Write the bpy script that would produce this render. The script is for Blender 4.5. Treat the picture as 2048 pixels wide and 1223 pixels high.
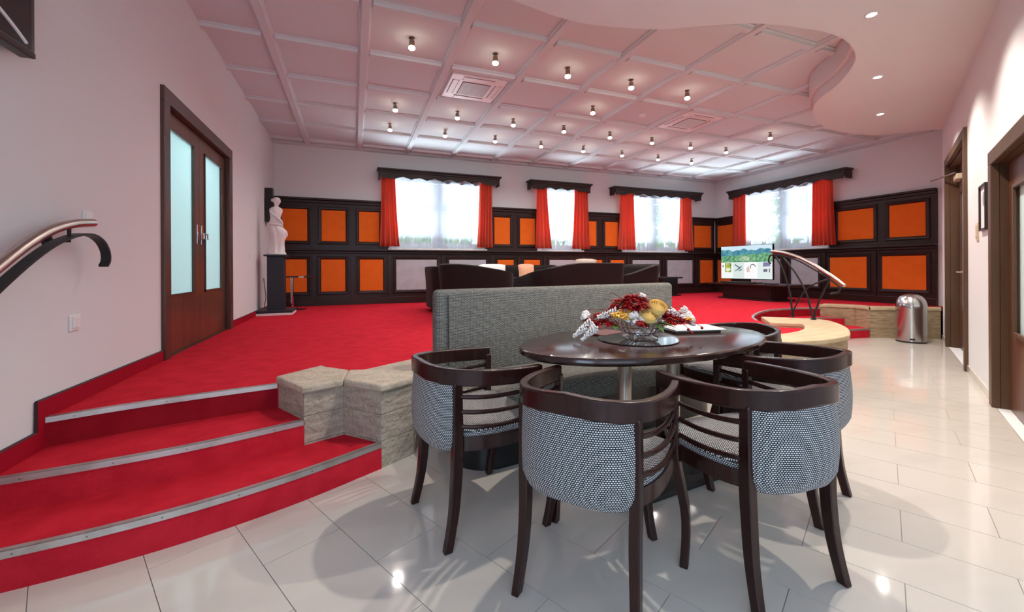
import bpy, bmesh, math, random
from math import sin, cos, pi, radians, sqrt, atan2, hypot
from mathutils import Vector, Matrix

for _o in list(bpy.data.objects):
    bpy.data.objects.remove(_o)
C = bpy.context.scene.collection
random.seed(7)

# ------------------------------------------------------------------ camera
YAW, ROLL, FPX, HORIZON = radians(21.027), radians(-0.3081), 825.0, 536.1
cd = bpy.data.cameras.new('camera'); cam = bpy.data.objects.new('camera', cd); C.objects.link(cam)
cd.sensor_width = 36.0; cd.lens = 36.0 * FPX / 2048.0
cd.shift_y = (HORIZON - 611.5) / 2048.0
cd.clip_start = 0.02
cam.matrix_world = (Matrix.Translation((0, 0, 1.12)) @ Matrix.Rotation(-YAW, 4, 'Z')
                    @ Matrix.Rotation(pi / 2, 4, 'X') @ Matrix.Rotation(ROLL, 4, 'Z'))
bpy.context.scene.camera = cam

# ------------------------------------------------------------------ view, world, daylight
vs = bpy.context.scene.view_settings
vs.view_transform = 'Standard'; vs.look = 'None'; vs.gamma = 1.0; vs.use_curve_mapping = False
vs.exposure = 0.16
world = bpy.data.worlds.new('world'); bpy.context.scene.world = world
world.use_nodes = True
bg = world.node_tree.nodes['Background']
bg.inputs[0].default_value = (0.80, 0.90, 1.0, 1); bg.inputs[1].default_value = 1.6

def area(name, loc, look, sx, sy, power, col):
    l = bpy.data.lights.new(name, 'AREA'); l.shape = 'RECTANGLE'; l.size = sx; l.size_y = sy
    l.energy = power; l.color = col
    o = bpy.data.objects.new(name, l); C.objects.link(o)
    o.location = loc
    o.rotation_euler = Vector(look).to_track_quat('-Z', 'Y').to_euler()
    return o
DAY = (0.72, 0.85, 1.0); FILL = (0.82, 0.93, 1.0)
area('daylight_a', (1.70, 10.3, 4.1), (0, -1, -.95), 2.6, 1.8, 45, DAY)
area('daylight_b', (4.60, 10.3, 4.1), (0, -1, -.95), 1.6, 1.8, 28, DAY)
area('daylight_c', (7.40, 10.3, 4.1), (0, -1, -.95), 2.6, 1.8, 45, DAY)
area('daylight_d', (11.05, 6.87, 4.1), (-1, 0, -.95), 2.6, 1.8, 45, DAY)
# unseen lamps added low outside the windows to brighten the ceiling
area('ceiling_fill_a', (1.70, 10.2, .5), (0, -1, 1.0), 2.6, 1.6, 900, FILL)
area('ceiling_fill_b', (4.60, 10.2, .5), (0, -1, 1.0), 1.6, 1.6, 560, FILL)
area('ceiling_fill_c', (7.40, 10.2, .5), (0, -1, 1.0), 2.6, 1.6, 900, FILL)
area('ceiling_fill_d', (10.95, 6.87, .5), (-1, 0, 1.0), 2.6, 1.6, 900, FILL)
area('daylight_rear', (0.4, -4.35, 1.75), (0, 1, 0), 2.8, 2.0, 28, (0.58, 0.76, 1.0))
area('daylight_side', (-1.75, -2.3, 1.75), (1, .25, .15), 2.6, 2.0, 110, (0.56, 0.76, 1.0))

# ------------------------------------------------------------------ mesh builder
class MB:
    def __init__(s): s.v = []; s.f = []; s.uv = None
    def add(s, vs_, fs):
        o = len(s.v); s.v += [tuple(p) for p in vs_]; s.f += [tuple(i + o for i in f) for f in fs]; return s
    def box(s, x0, x1, y0, y1, z0, z1):
        return s.add([(x0,y0,z0),(x1,y0,z0),(x1,y1,z0),(x0,y1,z0),(x0,y0,z1),(x1,y0,z1),(x1,y1,z1),(x0,y1,z1)],
                     [(0,3,2,1),(4,5,6,7),(0,1,5,4),(1,2,6,5),(2,3,7,6),(3,0,4,7)])
    def obox(s, c, ax, ay, hx, hy, z0, z1):      # box with horizontal axes ax, ay about c
        P = []
        for z in (z0, z1):
            for a, b in ((-1,-1),(1,-1),(1,1),(-1,1)):
                P.append((c[0]+ax[0]*hx*a+ay[0]*hy*b, c[1]+ax[1]*hx*a+ay[1]*hy*b, z))
        return s.add(P, [(0,3,2,1),(4,5,6,7),(0,1,5,4),(1,2,6,5),(2,3,7,6),(3,0,4,7)])
    def prism(s, poly, z0, z1):
        n = len(poly)
        A = sum(poly[i][0]*poly[(i+1)%n][1]-poly[(i+1)%n][0]*poly[i][1] for i in range(n))
        if A < 0: poly = list(reversed(poly))
        P = [(p[0],p[1],z0) for p in poly] + [(p[0],p[1],z1) for p in poly]
        F = [tuple(range(n-1,-1,-1)), tuple(range(n,2*n))] + [(i,(i+1)%n,n+(i+1)%n,n+i) for i in range(n)]
        return s.add(P, F)
    def vprism(s, poly, fn, d0, d1):             # polygon (a,b) mapped by fn(a,b,d) extruded d0..d1
        n = len(poly)
        P = [fn(a,b,d0) for a,b in poly] + [fn(a,b,d1) for a,b in poly]
        F = [tuple(range(n-1,-1,-1)), tuple(range(n,2*n))] + [(i,(i+1)%n,n+(i+1)%n,n+i) for i in range(n)]
        return s.add(P, F)
    def tube(s, path, r, n=8, caps=True, flat=None):
        path = [Vector(p) for p in path]; m = len(path); up = Vector((0,0,1)); P = []
        rr = r if isinstance(r, (list, tuple)) else [r]*m
        T0 = (path[1]-path[0]).normalized()
        N = T0.cross(up)
        if N.length < 1e-3: N = T0.cross(Vector((1,0,0)))
        N.normalize()
        for i in range(m):
            T = (path[min(i+1,m-1)]-path[max(i-1,0)]).normalized()
            N = (N - T*N.dot(T)).normalized(); B = T.cross(N)
            for k in range(n):
                a = 2*pi*k/n
                P.append(path[i] + N*(rr[i]*cos(a)) + B*(rr[i]*sin(a)*(flat or 1)))
        F = [(i*n+k, i*n+(k+1)%n, (i+1)*n+(k+1)%n, (i+1)*n+k) for i in range(m-1) for k in range(n)]
        if caps: F += [tuple(range(n-1,-1,-1)), tuple(range((m-1)*n, m*n))]
        return s.add(P, F)
    def lathe(s, prof, n=24, c=(0,0,0), sx=1, sy=1, caps=True):
        m = len(prof); P = []
        for r, z in prof:
            for k in range(n):
                a = 2*pi*k/n; P.append((c[0]+r*cos(a)*sx, c[1]+r*sin(a)*sy, c[2]+z))
        F = [(i*n+k, i*n+(k+1)%n, (i+1)*n+(k+1)%n, (i+1)*n+k) for i in range(m-1) for k in range(n)]
        if caps and prof[0][0] > 1e-6: F.append(tuple(range(n-1,-1,-1)))
        if caps and prof[-1][0] > 1e-6: F.append(tuple(range((m-1)*n, m*n)))
        return s.add(P, F)
    def grid(s, nu, nv, fn, cu=False, uvs=None):
        P = [fn(i/(nu if cu else nu-1), j/(nv-1)) for i in range(nu) for j in range(nv)]
        F = [(i*nv+j, ((i+1)%nu)*nv+j, ((i+1)%nu)*nv+j+1, i*nv+j+1) for i in range(nu if cu else nu-1) for j in range(nv-1)]
        return s.add(P, F)
    def ribbon(s, path, half, z0, z1, closed=False):   # rectangular band swept along a plan path; z0/z1 functions of t or floats
        m = len(path); P = []
        for i in range(m):
            if closed: a, b = path[i-1], path[(i+1)%m]
            else: a, b = path[max(i-1,0)], path[min(i+1,m-1)]
            tx, ty = b[0]-a[0], b[1]-a[1]; l = hypot(tx,ty) or 1
            nx, ny = ty/l, -tx/l; t = i/(m-1)
            h = half(t) if callable(half) else half
            a0 = z0(t) if callable(z0) else z0; a1 = z1(t) if callable(z1) else z1
            x, y = path[i][0], path[i][1]
            P += [(x+nx*h,y+ny*h,a0),(x-nx*h,y-ny*h,a0),(x-nx*h,y-ny*h,a1),(x+nx*h,y+ny*h,a1)]
        F = []
        for i in range(m if closed else m-1):
            j = (i+1)%m
            for k in range(4): F.append((i*4+k, j*4+k, j*4+(k+1)%4, i*4+(k+1)%4))
        if not closed: F += [(3,2,1,0), tuple((m-1)*4+k for k in range(4))]
        return s.add(P, F)
    def mesh(s, name, mat, smooth=None, uvfn=None):
        me = bpy.data.meshes.new(name); me.from_pydata(s.v, [], s.f); me.update()
        bm = bmesh.new(); bm.from_mesh(me); bmesh.ops.recalc_face_normals(bm, faces=bm.faces); bm.to_mesh(me); bm.free()
        if mat: me.materials.append(mat)
        if smooth is not None:
            me.polygons.foreach_set('use_smooth', [True]*len(me.polygons)); me.set_sharp_from_angle(angle=radians(smooth))
        if uvfn:
            ul = me.uv_layers.new(name='UVMap')
            for lp in me.loops: ul.data[lp.index].uv = uvfn(me.vertices[lp.vertex_index].co)
        return me
    def build(s, name, mat, parent=None, smooth=None, bevel=0, uvfn=None, seg=2, loc=None, rz=0):
        o = bpy.data.objects.new(name, s.mesh(name, mat, smooth, uvfn)); C.objects.link(o)
        if parent: o.parent = parent
        if loc: o.location = loc
        if rz: o.rotation_euler = (0,0,rz)
        if bevel:
            b = o.modifiers.new('bevel','BEVEL'); b.width = bevel; b.segments = seg; b.limit_method = 'ANGLE'; b.angle_limit = radians(40)
        return o

def tag(o, label=None, cat=None, group=None, kind=None):
    if label: o['label'] = label
    if cat: o['category'] = cat
    if group: o['group'] = group
    if kind: o['kind'] = kind
    return o
def thing(name, label, cat, loc=(0,0,0), rz=0, group=None):
    o = bpy.data.objects.new(name, None); C.objects.link(o); o.empty_display_size = .1
    o.location = loc; o.rotation_euler = (0,0,rz)
    return tag(o, label, cat, group)
def inst(name, me, parent, loc=(0,0,0), rot=(0,0,0), scale=(1,1,1)):
    o = bpy.data.objects.new(name, me); C.objects.link(o); o.parent = parent
    o.location = loc; o.rotation_euler = rot; o.scale = scale
    return o
def dup(root, loc, rz, label=None):
    def cp(o, par):
        c = o.copy(); C.objects.link(c); c.parent = par
        for ch in o.children: cp(ch, c)
        return c
    r = cp(root, None); r.location = loc; r.rotation_euler = (0,0,rz)
    if label: r['label'] = label
    return r
def spline(pts, n=8, closed=False):
    P = [Vector(p) for p in pts]; m = len(P); out = []
    for i in range(m if closed else m-1):
        if closed: p0,p1,p2,p3 = P[i-1],P[i],P[(i+1)%m],P[(i+2)%m]
        else: p0,p1,p2,p3 = P[max(i-1,0)],P[i],P[i+1],P[min(i+2,m-1)]
        for k in range(n):
            t = k/n
            out.append(tuple(.5*((2*p1)+(p2-p0)*t+(2*p0-5*p1+4*p2-p3)*t*t+(3*p1-p0-3*p2+p3)*t**3)))
    if not closed: out.append(tuple(P[-1]))
    return out

# ------------------------------------------------------------------ materials
def mat(name, col, rough=.5, metal=0, spec=.5, noise=None, bump=None, emit=None, coat=0, trans=0, sheen=0):
    m = bpy.data.materials.new(name); m.use_nodes = True
    nt = m.node_tree; b = nt.nodes['Principled BSDF']
    b.inputs['Base Color'].default_value = (*col, 1); b.inputs['Roughness'].default_value = rough
    b.inputs['Metallic'].default_value = metal; b.inputs['Specular IOR Level'].default_value = spec
    if coat: b.inputs['Coat Weight'].default_value = coat; b.inputs['Coat Roughness'].default_value = .08
    if trans: b.inputs['Transmission Weight'].default_value = trans
    if sheen: b.inputs['Sheen Weight'].default_value = sheen
    if emit: b.inputs['Emission Color'].default_value = (*emit[0],1); b.inputs['Emission Strength'].default_value = emit[1]
    if noise or bump:
        tc = nt.nodes.new('ShaderNodeTexCoord')
    if noise:                                   # (scale xyz, second colour, amount sharpness)
        mp = nt.nodes.new('ShaderNodeMapping'); mp.inputs['Scale'].default_value = noise[0]
        n = nt.nodes.new('ShaderNodeTexNoise'); n.inputs['Detail'].default_value = 6; n.inputs['Scale'].default_value = 1
        r = nt.nodes.new('ShaderNodeValToRGB'); r.color_ramp.elements[0].position = noise[2]; r.color_ramp.elements[1].position = noise[3]
        r.color_ramp.elements[0].color = (*col,1); r.color_ramp.elements[1].color = (*noise[1],1)
        nt.links.new(tc.outputs['Object'], mp.inputs[0]); nt.links.new(mp.outputs[0], n.inputs['Vector'])
        nt.links.new(n.outputs['Fac'], r.inputs[0]); nt.links.new(r.outputs[0], b.inputs['Base Color'])
    if bump:                                    # (scale, strength, distance)
        n2 = nt.nodes.new('ShaderNodeTexNoise'); n2.inputs['Scale'].default_value = bump[0]; n2.inputs['Detail'].default_value = 4
        bp = nt.nodes.new('ShaderNodeBump'); bp.inputs['Strength'].default_value = bump[1]; bp.inputs['Distance'].default_value = bump[2]
        nt.links.new(tc.outputs['Object'], n2.inputs['Vector']); nt.links.new(n2.outputs['Fac'], bp.inputs['Height'])
        nt.links.new(bp.outputs[0], b.inputs['Normal'])
    return m
def weave(name, bw, rh, white, grey, dark, off=.5, mortar=.16):
    m = bpy.data.materials.new(name); m.use_nodes = True; nt = m.node_tree; b = nt.nodes['Principled BSDF']
    b.inputs['Roughness'].default_value = .85; b.inputs['Specular IOR Level'].default_value = .2
    uv = nt.nodes.new('ShaderNodeUVMap'); br = nt.nodes.new('ShaderNodeTexBrick')
    br.offset = off; br.squash = 1
    br.inputs['Color1'].default_value = (*white,1); br.inputs['Color2'].default_value = (*grey,1); br.inputs['Mortar'].default_value = (*dark,1)
    br.inputs['Scale'].default_value = 1; br.inputs['Brick Width'].default_value = bw; br.inputs['Row Height'].default_value = rh
    br.inputs['Mortar Size'].default_value = mortar*rh; br.inputs['Mortar Smooth'].default_value = .2
    nt.links.new(uv.outputs[0], br.inputs['Vector']); nt.links.new(br.outputs['Color'], b.inputs['Base Color'])
    bp = nt.nodes.new('ShaderNodeBump'); bp.inputs['Strength'].default_value = .4; bp.inputs['Distance'].default_value = .001; bp.invert = True
    nt.links.new(br.outputs['Fac'], bp.inputs['Height']); nt.links.new(bp.outputs[0], b.inputs['Normal'])
    return m
M = {}
M['wall'] = mat('wall_paint', (.72,.725,.74), .8, spec=.2, bump=(260,.06,.002))
M['ceil'] = mat('ceiling_paint', (.65,.72,.745), .8, spec=.2)  # white paint tinted cool to cancel red light bounced off the carpet
M['soffit'] = mat('soffit_paint', (.68,.69,.69), .75, spec=.25)
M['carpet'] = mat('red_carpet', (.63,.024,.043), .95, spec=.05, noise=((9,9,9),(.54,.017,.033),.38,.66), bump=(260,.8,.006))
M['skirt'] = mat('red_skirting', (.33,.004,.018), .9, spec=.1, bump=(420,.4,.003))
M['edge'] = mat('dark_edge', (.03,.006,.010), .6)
M['strip'] = mat('nosing_metal', (.55,.53,.51), .38, .85, noise=((9,9,9),(.38,.35,.32),.45,.75))
M['screw'] = mat('screw_metal', (.25,.24,.23), .4, .9)
M['tile'] = mat('ivory_tile', (.60,.56,.51), .07, spec=.5, noise=((1.6,5,2),(.545,.50,.46),.52,.80))
M['grout'] = mat('grout', (.30,.27,.24), .9)
M['darkwood'] = mat('dark_panelling', (.022,.0095,.0085), .36, spec=.35, noise=((3,3,14),(.034,.0145,.012),.4,.7))
M['orange'] = mat('orange_fabric', (.80,.15,.018), .85, spec=.1, noise=((9,9,9),(.76,.137,.015),.4,.7))
M['grey'] = mat('grey_fabric', (.47,.475,.52), .8, spec=.15, noise=((7,7,7),(.41,.415,.455),.4,.7))
M['walnut'] = mat('walnut', (.135,.048,.024), .38, noise=((14,14,1.2),(.088,.029,.015),.4,.7), coat=.2)
M['oak'] = mat('brown_frame', (.100,.050,.023), .42, noise=((14,14,1.2),(.070,.033,.015),.4,.7))
M['walnut_dark'] = mat('walnut_frame', (.085,.036,.022), .38, noise=((14,14,1.2),(.058,.024,.015),.4,.7), coat=.2)
M['mahog'] = mat('chair_mahogany', (.026,.0068,.0055), .27, spec=.3, noise=((22,22,3),(.016,.0042,.0036),.4,.7), coat=.12)
M['tabletop'] = mat('table_top', (.036,.014,.011), .17, spec=.35, noise=((3,26,20),(.020,.008,.0066),.4,.7), coat=.12)
M['chairweave'] = weave('houndstooth', .0078, .0064, (.74,.74,.75), (.58,.59,.61), (.010,.010,.013), .5, .25)
M['benchweave'] = weave('tweed', .021, .0075, (.36,.355,.315), (.22,.22,.20), (.035,.036,.038), .5, .24)
M['stone'] = mat('travertine', (.43,.37,.295), .8, noise=((9,9,40),(.30,.25,.195),.38,.68), bump=(34,.65,.03))
M['lamplit'] = mat('travertine_lamplit', (.42,.32,.195), .78, noise=((9,9,40),(.29,.21,.125),.38,.68), bump=(34,.5,.02))  # travertine again, with warm lamplight put into its colour
M['lamplitcap'] = mat('travertine_cap_lamplit', (.53,.42,.265), .6, noise=((5,14,5),(.43,.33,.195),.38,.7), bump=(38,.25,.01))  # cap stone copy, warm lamplight in the colour as well
M['stonecap'] = mat('travertine_cap', (.50,.435,.345), .65, noise=((7,16,7),(.38,.32,.235),.38,.7), bump=(30,.55,.025))
M['steel'] = mat('brushed_steel', (.58,.57,.56), .24, 1)
M['chrome'] = mat('chrome', (.72,.72,.72), .1, 1)
M['nickel'] = mat('satin_nickel', (.50,.44,.39), .3, 1)
M['iron'] = mat('black_iron', (.014,.014,.016), .45, .3)
M['black'] = mat('black_plastic', (.008,.008,.009), .3)
M['blackwood'] = mat('black_wood', (.012,.008,.008), .35)
M['rubber'] = mat('black_rubber', (.014,.012,.012), .7)
M['acwhite'] = mat('bright_white_plastic', (.88,.90,.91), .35)
M['white'] = mat('white_plastic', (.80,.80,.80), .35)

M['plaster'] = mat('plaster', (.78,.73,.72), .6, bump=(60,.05,.003))
M['pedestal'] = mat('pedestal_grey', (.022,.026,.036), .45, spec=.3)
M['sofa'] = mat('brown_upholstery', (.013,.0066,.0066), .75, spec=.2, sheen=.05, bump=(300,.1,.002))
M['bronze'] = mat('lamp_bronze', (.28,.20,.16), .35, .8)
M['bulb'] = mat('bulb_glow', (1,.9,.75), .4, emit=((1,.86,.66), 28))
M['dl'] = mat('downlight_glow', (1,.95,.9), .4, emit=((1,.93,.84), 30))
M['glassf'] = mat('frosted_glass', (.70,.88,.88), .35, spec=.4)
M['win'] = mat('window_frame_white', (.78,.78,.78), .4)
M['cream'] = mat('cream_plastic', (.66,.55,.40), .5)
M['paper'] = mat('paper', (.80,.79,.77), .7)
M['redbook'] = mat('red_cover', (.10,.006,.008), .4)
M['pillow'] = mat('beige_pillow', (.72,.60,.50), .9)
M['pillow2'] = mat('white_pillow', (.78,.74,.72), .9)
M['pillow3'] = mat('peach_pillow', (.74,.40,.25), .9)
M['hole'] = mat('dark_grille', (.10,.10,.11), .6)
def translucent(name, col, fac_tr, fac_trans):
    m = bpy.data.materials.new(name); m.use_nodes = True; nt = m.node_tree
    for n in list(nt.nodes):
        if n.type == 'BSDF_PRINCIPLED': nt.nodes.remove(n)
    out = nt.nodes['Material Output']
    d = nt.nodes.new('ShaderNodeBsdfDiffuse'); d.inputs[0].default_value = (*col,1)
    t = nt.nodes.new('ShaderNodeBsdfTranslucent'); t.inputs[0].default_value = (*col,1)
    x = nt.nodes.new('ShaderNodeBsdfTransparent')
    a = nt.nodes.new('ShaderNodeMixShader'); a.inputs[0].default_value = fac_tr
    b = nt.nodes.new('ShaderNodeMixShader'); b.inputs[0].default_value = fac_trans
    nt.links.new(d.outputs[0], a.inputs[1]); nt.links.new(t.outputs[0], a.inputs[2])
    nt.links.new(a.outputs[0], b.inputs[1]); nt.links.new(x.outputs[0], b.inputs[2]); nt.links.new(b.outputs[0], out.inputs[0])
    return m
M['sheer'] = translucent('sheer_voile', (.50,.54,.62), .6, .48)
M['curtain'] = translucent('red_curtain', (.82,.15,.095), .35, 0)
M['frost'] = translucent('frosted_pane', (.74,.90,.90), .6, .0)
M['leaf'] = translucent('tree_leaf', (.36,.50,.22), .5, 0)
def glass(name, col, rough=0):
    m = bpy.data.materials.new(name); m.use_nodes = True; nt = m.node_tree
    for n in list(nt.nodes):
        if n.type == 'BSDF_PRINCIPLED': nt.nodes.remove(n)
    g = nt.nodes.new('ShaderNodeBsdfGlossy'); g.inputs['Roughness'].default_value = rough
    t = nt.nodes.new('ShaderNodeBsdfTransparent'); t.inputs[0].default_value = (*col,1)
    mx = nt.nodes.new('ShaderNodeMixShader'); mx.inputs[0].default_value = .06
    nt.links.new(t.outputs[0], mx.inputs[1]); nt.links.new(g.outputs[0], mx.inputs[2])
    nt.links.new(mx.outputs[0], nt.nodes['Material Output'].inputs[0])
    return m
M['pane'] = glass('window_pane', (.97,.98,.98))
M['crystal'] = mat('crystal', (.95,.96,.97), .03, trans=1.0)

# ------------------------------------------------------------------ dimensions (metres, z=0 tiled floor)
UL, VB, UR = -1.382, 8.793, 9.546
ZP, ZC, ZS = .42, 3.526, 3.15            # platform, main ceiling, soffit
CD = (.892, .452); CN = (-.452, .892)    # corridor wall direction, normal into the room
CW0 = (4.86, 1.731)
def cw(t, d=0): return (CW0[0]+CD[0]*t+CN[0]*d, CW0[1]+CD[1]*t+CN[1]*d)   # point along corridor wall
CANG = atan2(CD[1], CD[0])

# front line of the stone kerb, left part and hook on the right
STAIR_R = (-.43, 2.855)
NOSE3 = spline([(-1.382,2.622),(-1.014,2.742),(-.436,2.862)], 8)
NOSE2 = spline([(-1.382,2.29),(-1.038,2.33),(-.695,2.397),(-.262,2.547)], 8)
NOSE1 = spline([(-1.382,1.955),(-1.153,1.979),(-.898,2.012),(-.604,2.083),(-.245,2.222),(.142,2.427)], 8)
RN3 = spline([(4.93,3.88),(5.22,4.17),(5.64,4.45),(6.1,4.68),(6.5,4.79),(7.03,4.79),(7.44,4.69)], 6)
RN2 = spline([(5.14,3.62),(5.7,4.10),(6.2,4.38),(6.67,4.50),(7.2,4.52),(7.62,4.42)], 6)
RN1 = spline([(5.30,3.30),(5.8,3.70),(6.4,4.00),(7.0,4.11),(7.57,4.04)], 6)

# ------------------------------------------------------------------ setting: floors
floor_poly = [(UL,-4.0),(2.2,-4.0),(2.2,.383),CW0,(8.35,3.5),(9.546,4.0),(9.546,4.9),(UL,4.9)]
fl = MB().prism(floor_poly, -.20, -.0025).build('floor', M['grout'])
tag(fl, 'glossy ivory floor tiles laid in half bond', 'floor', kind='structure')
plat_in = [tuple(p[:2]) for p in [(-.2,2.75),(-.02,2.83),(.22,2.72),(.55,2.98),(2.75,3.27),(3.2,2.95),(3.8,2.66),(4.2,2.70),(4.55,2.86),(4.85,3.12),(4.98,3.36),(4.9,3.6)]]
plat_poly = [p[:2] for p in NOSE3] + plat_in + [p[:2] for p in RN3] + [(7.75,4.62),(7.90,4.35),(7.85,4.15),(8.6,3.66),(9.546,4.0),(9.546,VB),(UL,VB)]
pl = MB().prism(plat_poly, 0, ZP).build('floor_raised', M['carpet'])
tag(pl, 'raised floor covered in bright red carpet', 'carpet', kind='structure')

def inside(p, poly):
    c = False; n = len(poly)
    for i in range(n):
        a, b = poly[i], poly[i-1]
        if (a[1] > p[1]) != (b[1] > p[1]) and p[0] < (b[0]-a[0])*(p[1]-a[1])/(b[1]-a[1])+a[0]: c = not c
    return c
def clip(poly, a, b):            # keep left of a->b
    out = []; n = len(poly)
    sd = lambda p: (b[0]-a[0])*(p[1]-a[1])-(b[1]-a[1])*(p[0]-a[0])
    for i in range(n):
        p, q = poly[i-1], poly[i]; sp, sq = sd(p), sd(q)
        if (sp < 0) != (sq < 0):
            t = sp/(sp-sq); out.append((p[0]+(q[0]-p[0])*t, p[1]+(q[1]-p[1])*t))
        if sq >= 0: out.append(q)
    return out
def proj(u, v, z):
    z -= 1.12
    X = u*cos(YAW)-v*sin(YAW); Y = u*sin(YAW)+v*cos(YAW)
    return (1024+FPX*X/Y, HORIZON-FPX*z/Y, Y) if Y > .05 else (0, 0, -1)
TA = (.8918, .4524); TB = (.4524, -.8918)
def tp(a, b): return (a*TA[0]+b*TB[0], a*TA[1]+b*TB[1])
g = .0014
full = MB().prism([tp(x,y) for x,y in ((-.14825+g,-.3+g),(.14825-g,-.3+g),(.14825-g,.3-g),(-.14825+g,.3-g))], -.010, 0)
full_me = full.mesh('tile', M['tile'])
room = [(UL,-4.0),(2.2,-4.0),(2.2,.383),CW0,(8.35,3.5),(9.546,4.0),(9.546,4.9),(UL,4.9)]
rest = MB(); shown = []
for k in range(-12, 32):
    for j in range(-14, 14):
        a0 = -.068+.2965*k; b0 = -1.751+.6*j+(.3 if k % 2 else 0)
        c = tp(a0+.148, b0+.3)
        cor = [tp(a0+g,b0+g),tp(a0+.2965-g,b0+g),tp(a0+.2965-g,b0+.6-g),tp(a0+g,b0+.6-g)]
        if all(inside(q, plat_poly) for q in cor) : continue
        if not any(inside(q, room) for q in cor): continue
        whole = all(inside(q, room) for q in cor)
        pj = [proj(q[0],q[1],0) for q in cor+[c]]
        vis = any(q[2] > 0 and -40 < q[0] < 2090 and q[1] < 1270 for q in pj)
        poly = cor
        if not whole:
            if c[0] < 1: poly = clip(poly, (UL,5), (UL,-5))
            if c[1] > -1: poly = clip(poly, (2.2,.383), CW0)
            if c[0] > 8.2: poly = clip(poly, (8.35,3.5), (9.546,4.0))
            if len(poly) < 3: continue
        if vis: shown.append((c, whole, poly))
        else: rest.prism(poly, -.010, 0)
shown.sort(key=lambda s: s[0][0]**2+s[0][1]**2)
for i, (c, whole, poly) in enumerate(shown):
    if i >= 300: rest.prism(poly, -.010, 0); continue
    if whole: inst('tile', full_me, fl, (c[0], c[1], 0))
    else: MB().prism(poly, -.010, 0).build('tile', M['tile'], fl)
tag(rest.build('tile_field', M['tile'], fl), kind='stuff')

# ------------------------------------------------------------------ setting: walls
def wall_boxes(mb, lo, hi, z0, z1, holes, put):
    """rectangular wall lo..hi with holes (a0,a1,b0,b1); put(a0,a1,z0,z1) adds one box"""
    xs = sorted(set([lo,hi]+[h[0] for h in holes]+[h[1] for h in holes]))
    for a, b in zip(xs[:-1], xs[1:]):
        m = (a+b)/2; hs = sorted([(h[2],h[3]) for h in holes if h[0] <= m <= h[1]])
        z = z0
        for h0, h1 in hs:
            if h0 > z: put(a,b,z,h0)
            z = h1
        if z < z1: put(a,b,z,z1)
WZ0, WZ1 = 1.545, 2.93
WB = [(.70,2.72),(4.02,5.18),(6.38,8.40)]
mb = MB(); wall_boxes(mb, UL-.3, UR+.3, -.2, ZC+.15, [(a,b,WZ0,WZ1) for a,b in WB], lambda a,b,c,d: mb.box(a,b,VB,VB+.3,c,d))
tag(mb.build('wall_back', M['wall']), 'pale back wall pierced by three curtained windows', 'wall', kind='structure')
W4 = (5.84,7.92)
mb = MB(); wall_boxes(mb, 4.0, VB, -.2, ZC+.15, [(*W4,WZ0,WZ1)], lambda a,b,c,d: mb.box(UR,UR+.3,a,b,c,d))
tag(mb.build('wall_right', M['wall']), 'pale side wall behind the television', 'wall', kind='structure')
DV0, DV1, DZ = 4.02, 5.77, 2.48
mb = MB(); wall_boxes(mb, -4.3, VB, -.2, ZC+.15, [(DV0,DV1,ZP,DZ),(-3.6,-1.0,.75,2.75)], lambda a,b,c,d: mb.box(UL-.25,UL,a,b,c,d))
tag(mb.build('wall_left', M['wall']), 'pale left wall above the red carpeted steps', 'wall', kind='structure')
# corridor wall with two door openings (t along CD from CW0)
DA = (1.34, 3.24); DN = (-1.50, -.04)
mb = MB()
def putc(a,b,c,d):
    mb.obox(cw((a+b)/2,-.15), CD, CN, (b-a)/2, .15, c, d)
wall_boxes(mb, -2.98, 3.91, -.2, ZC+.15, [(DA[0]+.07,DA[1]-.07,0,2.52),(DN[0]+.08,DN[1]-.08,0,1.96)], putc)
e0, e1 = cw(3.91), (9.546,4.0)
L = hypot(e1[0]-e0[0], e1[1]-e0[1]); ed = ((e1[0]-e0[0])/L,(e1[1]-e0[1])/L); en = (-ed[1],ed[0])
mb.obox(((e0[0]+e1[0])/2-en[0]*.15,(e0[1]+e1[1])/2-en[1]*.15), ed, en, L/2+.05, .15, -.2, ZC+.15)
tag(mb.build('wall_corridor', M['wall']), 'pale wall along the tiled passage with two brown doors', 'wall', kind='structure')
MB().box(2.2,2.5,-4.3,.383,-.2,ZC).build('wall_side', M['wall'])['kind'] = 'structure'
mb = MB(); wall_boxes(mb, UL, 2.2, -.2, ZC, [(-1.0,1.8,.75,2.75)], lambda a,b,c,d: mb.box(a,b,-4.3,-4.0,c,d))
mb.build('wall_rear', M['wall'])['kind'] = 'structure'

# ------------------------------------------------------------------ setting: ceiling
ce = MB().box(UL-.3,UR+.3,-4.3,VB+.3,ZC,ZC+.15).build('ceiling', M['ceil'])
tag(ce, 'cool tinted white coffered ceiling', 'ceiling', kind='structure')
def ribmesh(L_):                       # along x, moulded: wide fillet with a narrower raised centre
    pr_ = [(-.062,0),(-.062,-.012),(-.044,-.020),(-.036,-.042),(.036,-.042),(.044,-.020),(.062,-.012),(.062,0)]
    n = len(pr_); P = [(0,a,b) for a,b in pr_]+[(L_,a,b) for a,b in pr_]
    return MB().add(P, [(i,(i+1)%n,n+(i+1)%n,n+i) for i in range(n)]+[tuple(range(n-1,-1,-1)),tuple(range(n,2*n))])
RU = [.12+.9185*k for k in range(-1, 11)]; RV = [2.10+.911*k for k in range(8)]
long_me = ribmesh(VB-.08-2.0).mesh('rib', M['ceil'])
for u in RU: inst('rib', long_me, ce, (u,2.0,ZC), (0,0,pi/2))
short_me = ribmesh(.9185-.122).mesh('rib', M['ceil'])
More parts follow.
